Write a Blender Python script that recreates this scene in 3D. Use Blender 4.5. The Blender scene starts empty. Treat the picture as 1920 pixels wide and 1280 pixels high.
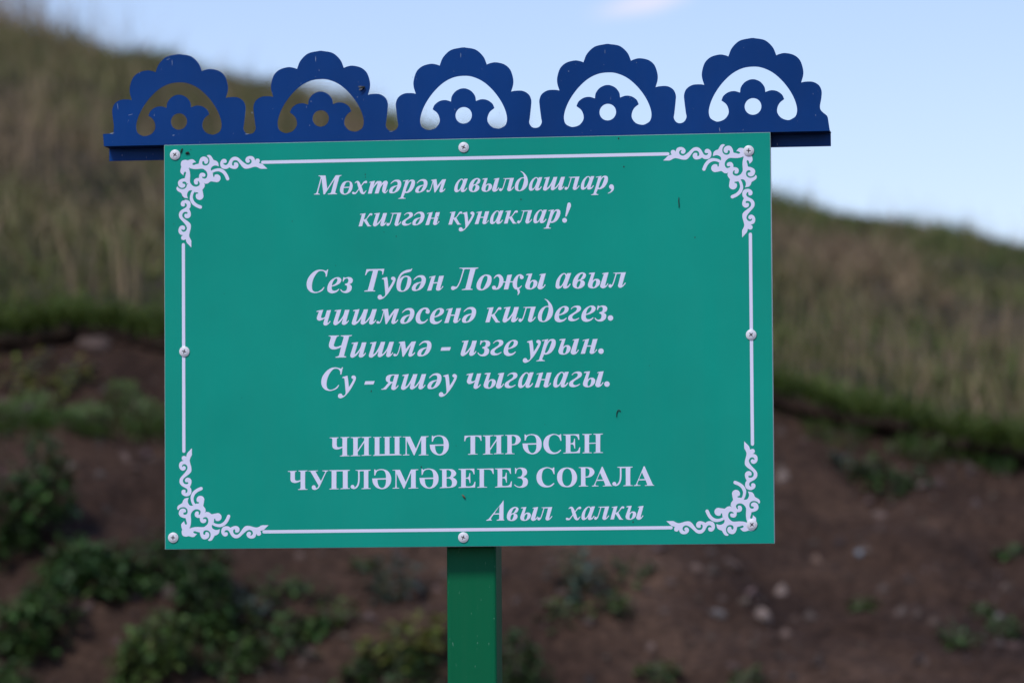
import bpy, bmesh, math, random
import numpy as np
from mathutils import Vector, Matrix
from mathutils.geometry import delaunay_2d_cdt

# ------------------------------------------------------------------ camera, sky, sun, exposure
scene = bpy.context.scene
COL = scene.collection
R = math.radians
PANEL_Z = 1.95                      # height of the middle of the sign panel above the ground
CAM = Vector((0.78654, -5.40112, PANEL_Z - 0.34802))
PITCH, YAW, ROLL, FPX = 0.063744, -0.134988, -0.006785, 9000.0

cam_d = bpy.data.cameras.new('camera')
cam = bpy.data.objects.new('camera', cam_d)
COL.objects.link(cam)
fwd = Vector((math.sin(YAW) * math.cos(PITCH), math.cos(YAW) * math.cos(PITCH), math.sin(PITCH)))
rgt = Vector((math.cos(YAW), -math.sin(YAW), 0))
up = rgt.cross(fwd)
r2 = rgt * math.cos(ROLL) + up * math.sin(ROLL)
u2 = up * math.cos(ROLL) - rgt * math.sin(ROLL)
m = Matrix.Identity(4)
for i in range(3):
    m[i][0], m[i][1], m[i][2], m[i][3] = r2[i], u2[i], -fwd[i], CAM[i]
cam.matrix_world = m
cam_d.sensor_fit = 'HORIZONTAL'
cam_d.sensor_width = 22.3
cam_d.lens = FPX / 1920 * 22.3
cam_d.clip_start, cam_d.clip_end = 0.1, 3000
cam_d.dof.use_dof = True
cam_d.dof.focus_distance = 5.44
cam_d.dof.aperture_fstop = 4.0
scene.camera = cam

SUN_EL, SUN_AZ = R(52), R(205)      # azimuth measured clockwise from +Y: high, from behind the camera and to its left
world = bpy.data.worlds.new('World')
scene.world = world
world.use_nodes = True
wn, wl = world.node_tree.nodes, world.node_tree.links
wn.clear()
w_out = wn.new('ShaderNodeOutputWorld')
w_bg = wn.new('ShaderNodeBackground')
w_sky = wn.new('ShaderNodeTexSky')
w_sky.sky_type = 'NISHITA'
w_sky.sun_disc = False
w_sky.sun_elevation = SUN_EL
w_sky.sun_rotation = SUN_AZ
w_sky.air_density = 1.0
w_sky.dust_density = 0.2
w_sky.ozone_density = 2.0
w_bg.inputs['Strength'].default_value = 0.13
# one thin pink-white wisp of cloud high over the hill: noise inside a stretched patch of sky
cloud_dir = (fwd + r2 * ((1210 - 960) / FPX) + u2 * ((640 - 6) / FPX)).normalized()
w_tc = wn.new('ShaderNodeTexCoord')
w_sub = wn.new('ShaderNodeVectorMath'); w_sub.operation = 'SUBTRACT'
w_sub.inputs[1].default_value = cloud_dir
w_map = wn.new('ShaderNodeMapping'); w_map.vector_type = 'POINT'
w_rot = wn.new('ShaderNodeVectorRotate'); w_rot.rotation_type = 'Y_AXIS'
w_rot.inputs['Angle'].default_value = R(13)
w_map.inputs['Scale'].default_value = (1 / 0.0120, 1 / 0.03, 1 / 0.0026)
w_noise = wn.new('ShaderNodeTexNoise')
w_noise.inputs['Scale'].default_value = 0.8
w_noise.inputs['Detail'].default_value = 4
w_len = wn.new('ShaderNodeVectorMath'); w_len.operation = 'LENGTH'
w_madd = wn.new('ShaderNodeMath'); w_madd.operation = 'ADD'
w_ramp = wn.new('ShaderNodeMapRange'); w_ramp.interpolation_type = 'SMOOTHERSTEP'
w_ramp.inputs['From Min'].default_value = 1.75
w_ramp.inputs['From Max'].default_value = 0.55
w_ramp.inputs['To Max'].default_value = 0.6
w_mix = wn.new('ShaderNodeMix'); w_mix.data_type = 'RGBA'
w_mix.inputs['B'].default_value = (7.6, 7.1, 8.6, 1)
wl.new(w_tc.outputs['Generated'], w_sub.inputs[0])
wl.new(w_sub.outputs[0], w_rot.inputs['Vector'])
wl.new(w_rot.outputs[0], w_map.inputs['Vector'])
wl.new(w_map.outputs[0], w_noise.inputs['Vector'])
wl.new(w_map.outputs[0], w_len.inputs[0])
wl.new(w_len.outputs['Value'], w_madd.inputs[0])
wl.new(w_noise.outputs['Fac'], w_madd.inputs[1])
wl.new(w_madd.outputs[0], w_ramp.inputs['Value'])
wl.new(w_ramp.outputs['Result'], w_mix.inputs['Factor'])
wl.new(w_sky.outputs['Color'], w_mix.inputs['A'])
w_wb = wn.new('ShaderNodeMix'); w_wb.data_type = 'RGBA'; w_wb.blend_type = 'MULTIPLY'   # cool white balance of the camera
w_wb.inputs['Factor'].default_value = 1
w_wb.inputs['B'].default_value = (1.0, 0.93, 1.06, 1)
wl.new(w_mix.outputs['Result'], w_wb.inputs['A'])
wl.new(w_wb.outputs['Result'], w_bg.inputs['Color'])
wl.new(w_bg.outputs[0], w_out.inputs['Surface'])

sun_d = bpy.data.lights.new('sun', 'SUN')
sun_d.energy = 2.4
sun_d.angle = R(11)
sun_d.color = (1.0, 0.97, 0.94)
sun = bpy.data.objects.new('sun', sun_d)
COL.objects.link(sun)
to_sun = Vector((math.sin(SUN_AZ) * math.cos(SUN_EL), math.cos(SUN_AZ) * math.cos(SUN_EL), math.sin(SUN_EL)))
sun.rotation_euler = to_sun.to_track_quat('Z', 'Y').to_euler()
sun.location = (0, -5, 12)

scene.view_settings.view_transform = 'Standard'
scene.view_settings.look = 'None'
scene.view_settings.exposure = 0.10
scene.view_settings.gamma = 1.0
scene.view_settings.use_curve_mapping = False
random.seed(11)
rng = np.random.default_rng(11)

# ------------------------------------------------------------------ helpers
def tag(o, label=None, cat=None, group=None, kind=None):
    if label: o['label'] = label
    if cat: o['category'] = cat
    if group: o['group'] = group
    if kind: o['kind'] = kind
    return o

def empty(name, loc):
    o = bpy.data.objects.new(name, None)
    COL.objects.link(o)
    o.location = loc
    o.empty_display_size = 0.05
    return o

def obj(name, mesh, mat, parent=None, loc=None):
    o = bpy.data.objects.new(name, mesh)
    COL.objects.link(o)
    if mat: mesh.materials.append(mat)
    if parent: o.parent = parent
    if loc is not None: o.location = loc
    return o

def mesh_from(name, verts, faces, smooth=False):
    me = bpy.data.meshes.new(name)
    me.from_pydata([tuple(v) for v in verts], [], [tuple(f) for f in faces])
    if smooth: me.shade_smooth()
    me.update()
    return me

def bm_mesh(name, bm, smooth=False):
    bmesh.ops.recalc_face_normals(bm, faces=bm.faces)
    me = bpy.data.meshes.new(name)
    bm.to_mesh(me); bm.free()
    if smooth: me.shade_smooth()
    return me

def bm_box(bm, lo, hi, bevel=0.0, seg=2):
    r = bmesh.ops.create_cube(bm, size=1)
    vs = r['verts']
    for v in vs:
        v.co = Vector([lo[i] + (v.co[i] + 0.5) * (hi[i] - lo[i]) for i in range(3)])
    if bevel:
        es = {e for v in vs for e in v.link_edges}
        bmesh.ops.bevel(bm, geom=list(es), offset=bevel, segments=seg, profile=0.5, affect='EDGES')

def nodes_of(name):
    mat = bpy.data.materials.new(name)
    mat.use_nodes = True
    nt = mat.node_tree
    return mat, nt.nodes, nt.links, nt.nodes['Principled BSDF']

def ramp(n, stops):
    r = n.new('ShaderNodeValToRGB')
    el = r.color_ramp.elements
    while len(el) < len(stops): el.new(0.5)
    for e, (p, c) in zip(el, stops):
        e.position = p; e.color = (c[0], c[1], c[2], 1)
    return r

def noise(n, l, scale, detail=4, vec=None, rough=0.55):
    t = n.new('ShaderNodeTexNoise')
    t.inputs['Scale'].default_value = scale
    t.inputs['Detail'].default_value = detail
    t.inputs['Roughness'].default_value = rough
    if vec: l.new(vec, t.inputs['Vector'])
    return t

def paint(name, col, rough, wear=None, wear_amt=0.66, scratch_scale=(300, 300, 40), var=0.08, bump=0.05, coat=0.0, spec=0.5, streaks=0.0):
    """painted or printed surface: faint unevenness, fine grain in the gloss, small chips of wear"""
    mat, n, l, b = nodes_of(name)
    tc = n.new('ShaderNodeTexCoord')
    n1 = noise(n, l, 6, 5, tc.outputs['Object'])
    lo = [c * (1 - var) for c in col]; hi = [min(1, c * (1 + var)) for c in col]
    r1 = ramp(n, [(0.3, lo), (0.7, hi)])
    l.new(n1.outputs['Fac'], r1.inputs['Fac'])
    colour = r1.outputs['Color']
    if wear:
        mp = n.new('ShaderNodeMapping')
        mp.inputs['Scale'].default_value = scratch_scale
        mp.inputs['Rotation'].default_value = (0.2, 0.5, 0.1)
        l.new(tc.outputs['Object'], mp.inputs['Vector'])
        n2 = noise(n, l, 1, 3, mp.outputs['Vector'])
        r2_ = ramp(n, [(wear_amt, (0, 0, 0)), (wear_amt + 0.05, (1, 1, 1))])
        l.new(n2.outputs['Fac'], r2_.inputs['Fac'])
        mx = n.new('ShaderNodeMix'); mx.data_type = 'RGBA'
        l.new(r2_.outputs['Color'], mx.inputs['Factor'])
        l.new(colour, mx.inputs['A'])
        mx.inputs['B'].default_value = (*wear, 1)
        colour = mx.outputs['Result']
    if streaks:                                     # rain streaks and a film of dust
        mp = n.new('ShaderNodeMapping'); mp.inputs['Scale'].default_value = (55, 55, 2.2)
        l.new(tc.outputs['Object'], mp.inputs['Vector'])
        ns = noise(n, l, 1, 5, mp.outputs['Vector'], 0.65)
        nb = noise(n, l, 3.2, 4, tc.outputs['Object'])
        ad = n.new('ShaderNodeMath'); ad.operation = 'MULTIPLY'
        l.new(ns.outputs['Fac'], ad.inputs[0]); l.new(nb.outputs['Fac'], ad.inputs[1])
        mr2 = n.new('ShaderNodeMapRange')
        mr2.inputs['From Min'].default_value = 0.17; mr2.inputs['From Max'].default_value = 0.40
        mr2.inputs['To Max'].default_value = streaks
        l.new(ad.outputs[0], mr2.inputs['Value'])
        mx2 = n.new('ShaderNodeMix'); mx2.data_type = 'RGBA'
        l.new(mr2.outputs['Result'], mx2.inputs['Factor']); l.new(colour, mx2.inputs['A'])
        mx2.inputs['B'].default_value = (0.26, 0.27, 0.27, 1)
        colour = mx2.outputs['Result']
    l.new(colour, b.inputs['Base Color'])
    n3 = noise(n, l, 40, 4, tc.outputs['Object'])
    mr = n.new('ShaderNodeMapRange')
    mr.inputs['To Min'].default_value = rough - 0.06
    mr.inputs['To Max'].default_value = rough + 0.08
    l.new(n3.outputs['Fac'], mr.inputs['Value'])
    l.new(mr.outputs['Result'], b.inputs['Roughness'])
    b.inputs['Specular IOR Level'].default_value = spec
    b.inputs['Coat Weight'].default_value = coat
    if bump:
        n4 = noise(n, l, 900, 2, tc.outputs['Object'])
        bp = n.new('ShaderNodeBump')
        bp.inputs['Strength'].default_value = bump
        bp.inputs['Distance'].default_value = 0.0005
        l.new(n4.outputs['Fac'], bp.inputs['Height'])
        l.new(bp.outputs['Normal'], b.inputs['Normal'])
    return mat

# ------------------------------------------------------------------ flat shapes with smooth outlines (lettering, ornament, fretwork)
def catmull(p0, p1, p2, p3, n):
    """centripetal-like spline between p1 and p2"""
    out = []
    for i in range(n):
        t = i / n
        out.append(0.5 * ((2 * p1) + (-p0 + p2) * t + (2 * p0 - 5 * p1 + 4 * p2 - p3) * t * t + (-p0 + 3 * p1 - 3 * p2 + p3) * t ** 3))
    return out

def smooth_ring(pts, n=5):
    """closed outline; points flagged 1 stay sharp"""
    P = [np.array(p[:2], float) for p in pts]
    c = [bool(p[2]) for p in pts]
    k = len(P); out = []
    for i in range(k):
        a, b = i, (i + 1) % k
        if c[a] and c[b]:
            out.append(P[a]); continue
        p0 = P[a] * 2 - P[b] if c[a] else P[(i - 1) % k]
        p3 = P[b] * 2 - P[a] if c[b] else P[(i + 2) % k]
        out += catmull(p0, P[a], P[b], p3, n)
    return np.array(out)

def stroke_ring(pts, n=6):
    """outline of a brush stroke of changing width with round ends"""
    P = [np.array(p, float) for p in pts]
    sm = []
    for i in range(len(P) - 1):
        p0 = P[i - 1] if i else P[0] * 2 - P[1]
        p3 = P[i + 2] if i + 2 < len(P) else P[-1] * 2 - P[-2]
        sm += catmull(p0, P[i], P[i + 1], p3, n)
    sm.append(P[-1])
    sm = np.array(sm)
    d = np.gradient(sm[:, :2], axis=0)
    d /= np.maximum(np.linalg.norm(d, axis=1, keepdims=True), 1e-9)
    nrm = np.stack([-d[:, 1], d[:, 0]], 1)
    w = np.maximum(sm[:, 2:3], 0.02) / 2
    L = sm[:, :2] + nrm * w; Rr = sm[:, :2] - nrm * w
    def cap(c, r, ang):
        return [c + r * np.array([math.cos(ang + math.pi * j / 6), math.sin(ang + math.pi * j / 6)]) for j in range(1, 6)]
    a_end = math.atan2(*(-nrm[-1])[::-1]); a_st = math.atan2(*nrm[0][::-1])
    return np.array(list(Rr) + cap(sm[-1, :2], w[-1, 0], a_end) + list(L[::-1]) + cap(sm[0, :2], w[0, 0], a_st))

def disc_ring(x, y, r, n=28):
    return np.array([(x + r * math.cos(2 * math.pi * i / n), y + r * math.sin(2 * math.pi * i / n)) for i in range(n)])

def decode(s):
    """-> list of (ring, is_hole)"""
    rings = []
    for part in s.split('|'):
        kind, body = part[0], part[1:]
        toks = body.split(' ')
        if kind in 'CX':
            pts = [tuple(float(v) for v in t.rstrip('!').split(',')) + (1 if t.endswith('!') else 0,) for t in toks]
            rings.append((smooth_ring(pts), kind == 'X'))
        elif kind in 'SY':
            rings.append((stroke_ring([tuple(float(v) for v in t.split(',')) for t in toks]), kind == 'Y'))
        else:
            x, y, r = (float(v) for v in toks[0].split(','))
            rings.append((disc_ring(x, y, r), False))
    return rings

def winding(pts, ring):
    x, y = pts[:, 0:1], pts[:, 1:2]
    x0, y0 = ring[:, 0], ring[:, 1]
    x1, y1 = np.roll(x0, -1), np.roll(y0, -1)
    cr = (x1 - x0) * (y - y0) - (x - x0) * (y1 - y0)
    upw = (y0 <= y) & (y1 > y) & (cr > 0)
    dnw = (y0 > y) & (y1 <= y) & (cr < 0)
    return upw.sum(1) - dnw.sum(1)

def fill(rings):
    """triangulate the union of the solid rings minus the holes"""
    vs, es = [], []
    for ring, _ in rings:
        keep = [ring[0]]
        for p in ring[1:]:
            if np.linalg.norm(p - keep[-1]) > 1e-3: keep.append(p)
        if np.linalg.norm(keep[0] - keep[-1]) < 1e-3: keep.pop()
        b = len(vs); k = len(keep)
        vs += [Vector((float(p[0]), float(p[1]))) for p in keep]
        es += [(b + i, b + (i + 1) % k) for i in range(k)]
    ov, oe, of, *_ = delaunay_2d_cdt(vs, es, [], 0, 1e-4)
    V = np.array([(v.x, v.y) for v in ov])
    F = np.array([f for f in of if len(f) == 3])
    cen = V[F].mean(1)
    solid = np.zeros(len(F), bool)
    for ring, h in rings:                           # later shapes are laid over, or cut out of, the earlier ones
        solid[winding(cen, ring) != 0] = not h
    F = F[solid]
    # counter-clockwise
    a, b, c = V[F[:, 0]], V[F[:, 1]], V[F[:, 2]]
    flip = ((b[:, 0] - a[:, 0]) * (c[:, 1] - a[:, 1]) - (b[:, 1] - a[:, 1]) * (c[:, 0] - a[:, 0])) < 0
    F[flip] = F[flip][:, ::-1]
    used = np.unique(F); remap = -np.ones(len(V), int); remap[used] = np.arange(len(used))
    return V[used], remap[F]

def flat_mesh(name, pieces, y, z_off=0.0):
    """pieces: list of (V mm, F) -> one upright flat mesh facing -Y at depth y (metres)"""
    vs, fs = [], []
    for V, F in pieces:
        b = len(vs)
        vs += [(v[0] / 1000, y, v[1] / 1000 + z_off) for v in V]
        fs += [tuple(int(i) + b for i in f) for f in F]
    return mesh_from(name, vs, fs)
# letter shapes of the serif lettering, millimetres from the left end of the baseline
GLYPHS = {
  'М': 'C6.12,25.44! 15.61,25.25! 15.8,24.1! 17.86,7.76! 28.2,23.47! 29.37,25.17! 37.31,25.3! 37.11,24.73! 34.69,23.72! 33.81,22.11! 28.49,2.76! 29.07,1.4! 31,0.98! 30.9,0.22! 18.41,0.17! 18.51,0.84! 21.71,1.55! 23.07,2.86! 27.7,19.83! 27.31,19.36! 14.54,0.34! 12.79,0.28! 10.17,21.14! 5.54,3.49! 5.44,2.06! 6.21,1.27! 7.85,0.95! 7.75,0.19! 0,0.24! 0.1,0.91! 2.33,1.54! 3.69,3.05! 9.21,22.5! 8.24,24.06! 6.11,24.67!',
  'ө': 'C10.42,17.2 14.77,15.97 16.78,12.1 16.17,6.84 13.25,2.11 7.92,-0.57 3.08,-0.09 0,3.32 0.22,8.59 2.66,13.81 6.06,16.62|X10.7,16.14 12.83,15.05 12.91,11.21 11.53,5.97 9.19,1.71 6.66,0.61 4.83,1.79 4.56,6.11 5.74,10.88 7.99,15.14|C4.58,9.46! 13.29,9.77! 13.09,8.43! 4.38,8.12!',
  'х': 'S3.75,14.6,0.58 6.18,15.99,2.11 8.11,15.19,3.26 9.73,10.84,4.22 11.45,6.31,4.41 12.98,2.16,3.84 15.48,0.67,2.11 18.79,4.06,0.67|S18.46,15.55,3.45 15.55,14.56,1.73 10.69,8.62,1.05 6.6,3.24,1.34 4.17,0.89,1.92 1.47,1.33,3.26',
  'т': 'C1.33,14.6! 3.07,15.81! 9.46,16.93! 5.12,0.07! 0,-0.02! 3.94,14.55!|S6.12,5.99,0.77 9.04,10.91,1.53 12.63,14.86,2.49 15.82,15.37,1.73|C12.63,14.19 14.57,16.25 16.99,16.3 18.53,14.74 18.13,12.16 14.2,0.08! 8.99,-0.01! 12.91,12.55|S15.29,6,0.77 18.41,11.2,1.53 22.1,15.05,2.3 24.23,15.39,1.92|S24.12,14.15,5.18 22.45,8.54,5.18 21.46,3.77,4.8 21.93,1.66,3.26 23.86,1.23,1.53 26.58,4.34,0.67',
  'ә': 'C1.82,12.59! 3.1,14.31 5.94,16.65 9.12,17.71 12.64,17.59 15.24,15.87 16.21,12.51 15.41,8.33 12.92,3.97 9.02,1.09 4.43,-0.1 1.05,0.23 0,1.93 0.23,4.37 2.36,7.48 5.9,9.38 10.84,10.28! 11.35,12.93 10.51,14.9 8.4,15.56 5.57,14.76 2.24,12.23!|X10.62,9.17 7.3,7.75 5.03,4.99 4.24,2.56 5.01,1.36 6.91,2.17 8.69,4.59 10.12,7.71',
  'и': 'C1.62,15.78! 2.48,16.61 9.21,17.42! 5.39,4.81 5.67,3.75 6.95,4.58 10.08,8.24 12.08,11.84 13.52,16.86! 18.76,16.92! 15.16,4.24 15.44,3.4 16.43,3.8 17.36,5.05 17.92,4.34 16.07,1.64 13.94,0.06 11.46,-0.32 10.05,0.68 9.84,2.43 11.42,7.52! 7.93,2.95 4.38,0.21 2.25,-0.53 0.49,0.26 0,2.23 0.72,5.02 3.88,14.91 3.04,15.48 1.62,15.29!',
  'ш': 'C1.62,15.64! 2.48,16.47 8.99,17.49! 5.25,4.46 5.67,3.41 7.44,4.57 10.64,9.28 13.15,14.49 14.01,17.06! 19.03,17.19! 15.43,4.52 15.92,3.4 17.34,4.42 20.89,9.12 23.04,14.34 23.97,16.98! 29.13,17.11! 25.32,4.37 25.6,3.25 26.52,3.59 27.44,4.97 28.08,4.33 25.8,1.36 23.67,-0.08 21.55,-0.18 20.15,1.1 20.16,2.84 21.31,6.95! 17.68,2.67 14.13,0.14 12.01,-0.25 10.46,0.89 10.33,2.64 11.34,6.68! 7.78,2.47 4.23,-0.21 2.11,-0.59 0.35,0.34 0,2.1 0.72,4.53 3.95,14.49 3.25,15.2 1.62,15.15!',
  'м': 'C6.27,15.88! 7.12,16.71 13.27,17.45! 14.35,8.56! 21.1,16.84! 26.12,17.12! 21.74,4.05 22.08,2.92 23.15,3.33 24.35,4.71 25.05,4.14 23.28,1.79 21.15,0.28 19.03,-0.24 17.42,0.83 17.28,2.58 18.36,6.4 20.23,12.73! 11.69,-0.13! 10.42,-0.12! 8.66,14.45! 7.54,15.3 6.27,15.46!|S8.81,15.84,1.06 7.23,9.72,0.99 5.43,4.5,1.06 3.65,1.73,1.41 1.39,1.98,3.1',
  'Ч': 'C0,25.24! 12.2,25.26! 12.05,24.57! 10.06,23.9 8.85,22.3 6.27,15.34 6.33,13.24 8.24,12.3 11.07,12.68 14.77,14.02! 17.36,22.52 16.8,23.79 14.1,24.39! 14.25,25.23! 27.15,25.38! 27,24.68! 24.59,23.95 23.45,22.57 18.12,3.26 18.39,1.65 20.37,0.92! 20.23,0.08! 7.69,-0.08! 7.9,0.68! 10.67,1.48 12.09,3 14.47,11.92! 11.06,10.37 6.81,9.38 3.26,9.78 1,11.57 0.31,14.03 1.03,17.87 2.61,22.75 2.05,24.02 0.14,24.61!',
  'С': 'C25.12,26.2! 23.26,17.81! 22.21,18! 22.05,21 20.5,23.6 17.46,24.76 13.54,23.7 9.61,19.04 6.97,13.06 6.08,7.06 6.93,2.76 9.53,0.83 13.01,0.96 16.93,3.05 19.99,6.18! 20.68,5.74! 18.23,2.17 13.87,0.09 9.09,-0.53 4.31,0.91 0.85,4.99 0,10.58 1.77,16.57 6.14,22.09 11.38,25.45 16.6,26.15 20.51,25.32 22.94,24.68 24.16,26.21!',
  'у': 'C4.88,14.41! 6.01,15.25 10.97,16.55! 11.82,10.88 12.48,3.31! 15.54,7.82 17.29,11.23 17.73,12.34 16.17,13.22 15.57,14.68 16.45,16.22 18.62,16.61 20.52,15.04 20.6,12.47 18.58,7.78 13.33,-0.73 8.09,-6.66 4.17,-8.93 1.56,-9.06 0,-7.41 0.27,-5.1 2.02,-3.83 4.19,-4.29 5.22,-6.02 6.52,-6.21 8.71,-3.84 8.23,4.92 7.48,12.22 6.62,13.7 5.05,13.89!',
  '-': 'C1.32,9.84! 12,9.95! 10.68,6.19! 0,6!',
  'я': 'C20.46,17.1! 16.75,4.04 16.74,2.75 17.79,2.99 19.27,4.69 19.96,4.16 17.95,1.45 15.34,-0.4 12.74,-0.36 11.54,1.11 11.9,3.68 13.04,7.69! 10.61,5.84 5.38,0.08! 0,-0.02! 0.26,0.84! 2.78,1.66 8.45,7.92! 6.29,9.33 5.35,11.48 5.88,14.48 8.06,16.33 11.53,17.05|X15.43,16.05! 12.83,15.92 11.09,14.4 10.03,11.42 10.37,9.44 11.92,8.73 13.48,8.88!',
  'е': 'C13.27,3.85! 14.08,3.3! 11.27,0.49 7.2,-1.05 3.59,-0.9 0.71,1.11 0,4.69 1.1,9.14 4.1,13.55 8.63,16.42 12.7,17.16 15.67,15.77 16.29,13.35 14.65,10.25 10.4,7.82 5.25,6.48! 5.15,4.16 6.13,2.36 8.57,1.61 11.28,2.45|X5.61,7.9 9.05,9.45 11.32,12.09 11.78,14.76 10.43,15.68 8.17,14.38 6.35,11.28',
  'з': 'C3.95,17.28! 5.93,16.36 9.54,17.1 13.15,16.23 14.76,13.71 13.84,10.6 10.86,8.86! 13.1,7.04 13.54,4.36 12.17,1.26 8.56,-0.91 4.5,-0.84 1.79,0.54 0,2.8! 0.91,3.41! 2.7,1.42 4.96,0.93 7.22,2.23 8.13,4.89 7.69,7.13 5.44,8.24! 5.9,9.48! 8.61,10.42 9.7,12.9 9.08,15.14 7.28,15.62 5.02,14.32 3.83,11.93! 2.93,12.12!',
  'Т': 'C2.74,25.73! 23.46,25.81! 21.81,19.24! 20.82,19.08! 20.92,22.38 19.49,23.74 17.06,24.14 16.16,23.8! 10.65,2.94 10.82,1.6 12.71,1.12! 12.62,0.32! 0,0.18! 0.18,1.06! 2.98,1.73 4.61,3.31 10.3,23.72! 6.7,23.79 3.98,22.23 2.16,18.87! 1.08,18.89!',
  'б': 'C17.65,25.62! 18.55,25.42! 16.64,22.42 13.04,21.24 8.53,19.89 5.55,17.45 3.55,13.92! 7.17,16.53 11.22,17.53 15.08,16.57 17.13,13.24 16.56,7.9 13.84,2.61 9.32,-0.26 4.38,-0.62 1.24,1.3 0,5.51 0.66,11.29 2.67,16.78 5.84,21.01 9.9,23.43 13.95,24.43 16.65,24.74|X11.66,16.01 8.51,15.17 6.24,11.64 4.86,6.77 4.84,2.31 6.36,0.5 8.88,1.35 11.16,5.77 12.53,11.09 13,14.65',
  'н': 'C2.42,14.98! 3.5,15.85 9.89,17.08! 4.94,0.16! 0,-0.02! 4.84,14.23 3.95,14.96 2.42,14.45!|C14.1,16.56! 19.49,16.74! 15.55,3.36 15.55,2.3 16.72,2.9 17.8,4.84 18.7,4.2 16.44,1.57 14.19,0.01 11.67,-0.13 10.42,1.23 10.62,3.45|C6.61,9.39! 12.89,9.46! 12.62,8.22! 6.33,8.15!',
  'Л': 'C9.83,25.44! 31.81,25.39! 31.48,24.64! 29.08,23.81 27.77,21.89 22.75,3.4 23.07,1.46 24.91,0.99! 24.69,0.13! 12.28,0.02! 12.51,0.77! 15.67,1.58 16.99,3.5 22.34,23.82! 15.59,23.72! 13.63,23.65 12.55,24.53 9.93,24.79!|S14.94,24.06,1.41 11.6,13.31,1.3 9.17,7.09,1.3 6.32,3.14,1.74 3.05,2.55,4.13|D2.28,2.45,2.28',
  'о': 'C12.92,17.2 16.71,15.3 17.44,10.97 15.89,5.6 11.73,1.35 6.28,-0.71 1.94,0.11 0,3.39 0.9,8.55 4.2,13.89 8.57,16.73|X10.19,15.73 12.69,14.83 12.33,10.52 10.12,5.16 7.38,1.1 5.2,0.92 4.68,3.63 6.13,9 8,13.61',
  'җ': 'S2.35,12.69,0.65 4.76,15.35,1.52 8.35,15.61,3.26 10.82,11.79,4.57 10.13,6.41,4.57 7.72,2.14,2.83 4.66,0.57,1.74 2.72,1.68,3.7|D2.28,2.12,2.28|C17.8,16.31! 23.02,16.76! 18.56,0.01! 13.46,-0.12!|C11.02,8.88! 25.68,9.06! 25.45,7.98! 10.79,7.8!|S34.18,14.09,3.91 32.78,15.95,1.96 29.95,15.24,1.96 27.32,10.97,4.13 26.2,6.14,5 27.04,2.13,4.13 29.42,0.69,2.17 32.14,1.72,1.3 34,3.85,0.65|D34.17,13.55,2.28|S29.63,0.15,1.96 30.48,-2.02,2.61 30.69,-3.97,1.96 29.58,-6.53,0.54',
  'ы': 'C1.17,16.14! 2.48,17.09 8.23,17.53! 5.46,8.41! 8.94,10.18 12.19,9.8 14.01,7.19 13.01,3.32 9.41,0.26 4.74,-0.63 1.07,0.61 0,3.33 0.78,6.55 3.88,15.12 3.02,15.67 1.28,15.6!|X8.71,8.57 6.75,7.31 5.43,4.31 5.3,1.62 6.49,0.63 8.12,1.9 9.23,4.79 9.57,7.48|C16.35,15.77! 18.2,16.71 23.73,17.37! 20.06,3.74 20.27,2.45 21.35,2.97 22.45,4.78 23.31,4.23 20.8,0.82 18.08,-0.64 15.59,-0.38 14.08,1.47 14.53,4.16 18.19,14.87 17.43,15.32 16.35,15.23!',
  'а': 'C17.96,17.31! 13.21,4.03 13.2,2.53 14.61,3.04 16.25,5.06 17.11,4.4 14.59,1.1 11.88,-0.25 9.5,-0.1 8.43,1.53 8.88,3.89! 5.93,0.71 2.68,-0.42 0.52,0.8 0,3.5 1.12,8.87 4.41,14.2 8.22,17.04 11.14,17.1 12.54,15.46! 13.42,17.17!|X10.7,15.92 8.75,15.74 6.02,12.02 4.57,7.2 4.33,3.43 5.4,2.33 7.58,4.45 10,9.26 11.44,13.54',
  'в': 'C9.98,9.24! 12.78,8.22 14.06,5.51 12.95,2.3 9.15,-0.22 4.28,-0.46 0.84,1.43 0,5.21 1.12,10.04 4.4,14.82 8.75,17.44 12.53,17.7 15.22,15.72 14.87,12.71 13.02,10.37|X11.44,16.32 8.95,15.28 6.97,12.09 5.87,9.09! 8.69,9.91 10.66,12.56 11.97,14.91|X7.81,8.31 6.07,7.04 4.75,4.05 4.94,1.14 6.67,1.11 8.43,4.31 9.1,7.21',
  'л': 'C5.75,16.69! 19.89,17.09! 16,3.71 16.21,2.42 17.51,3.47 18.93,5.28 19.67,4.62 17.28,1.65 14.57,-0.24 12.08,-0.2 10.81,1.76 11.36,4.12 14.37,15.57! 9.41,15.44! 8.11,15.57 7.25,16.02 5.74,16.04!|S8.98,15.88,1.2 7.21,10.1,1.2 5.55,5.08,1.2 4.12,2.3,1.52 2.39,1.79,3.26|D1.96,1.8,1.96',
  'к': 'C2,15.61! 3.13,16.45 9.52,17.2! 4.75,0.07! 0,-0.03! 4.24,14.55 3.55,15.33 2,15.18!|S6.78,7.83,1.38 10.59,9.65,1.12 13.37,13.2,1.38 15.46,15.56,2.25 17.01,15.54,3.11|C6.78,7.48! 10.24,9.65! 13.99,2.74 15.53,0.84 16.82,0.39! 16.82,-0.3! 11.9,-0.3! 11.05,1.08',
  'д': 'C8.07,25.84! 11.92,23.81 15.76,19.04 17.44,13.46 16.96,7.91 14.35,3.25 10.03,0.16 5.29,-0.62 1.43,0.89 0,4.76 0.89,9.45 3.68,14.11 8,17.03 12.31,17.56! 11.9,20.39 10.2,23.41 7.8,25.33!|X11.44,16.38 8.85,15.73 6.25,11.93 4.66,6.82 4.63,2.12 5.99,0.39 8.32,1.64 10.5,6.3 12.09,11.83 12.46,15.25',
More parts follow.
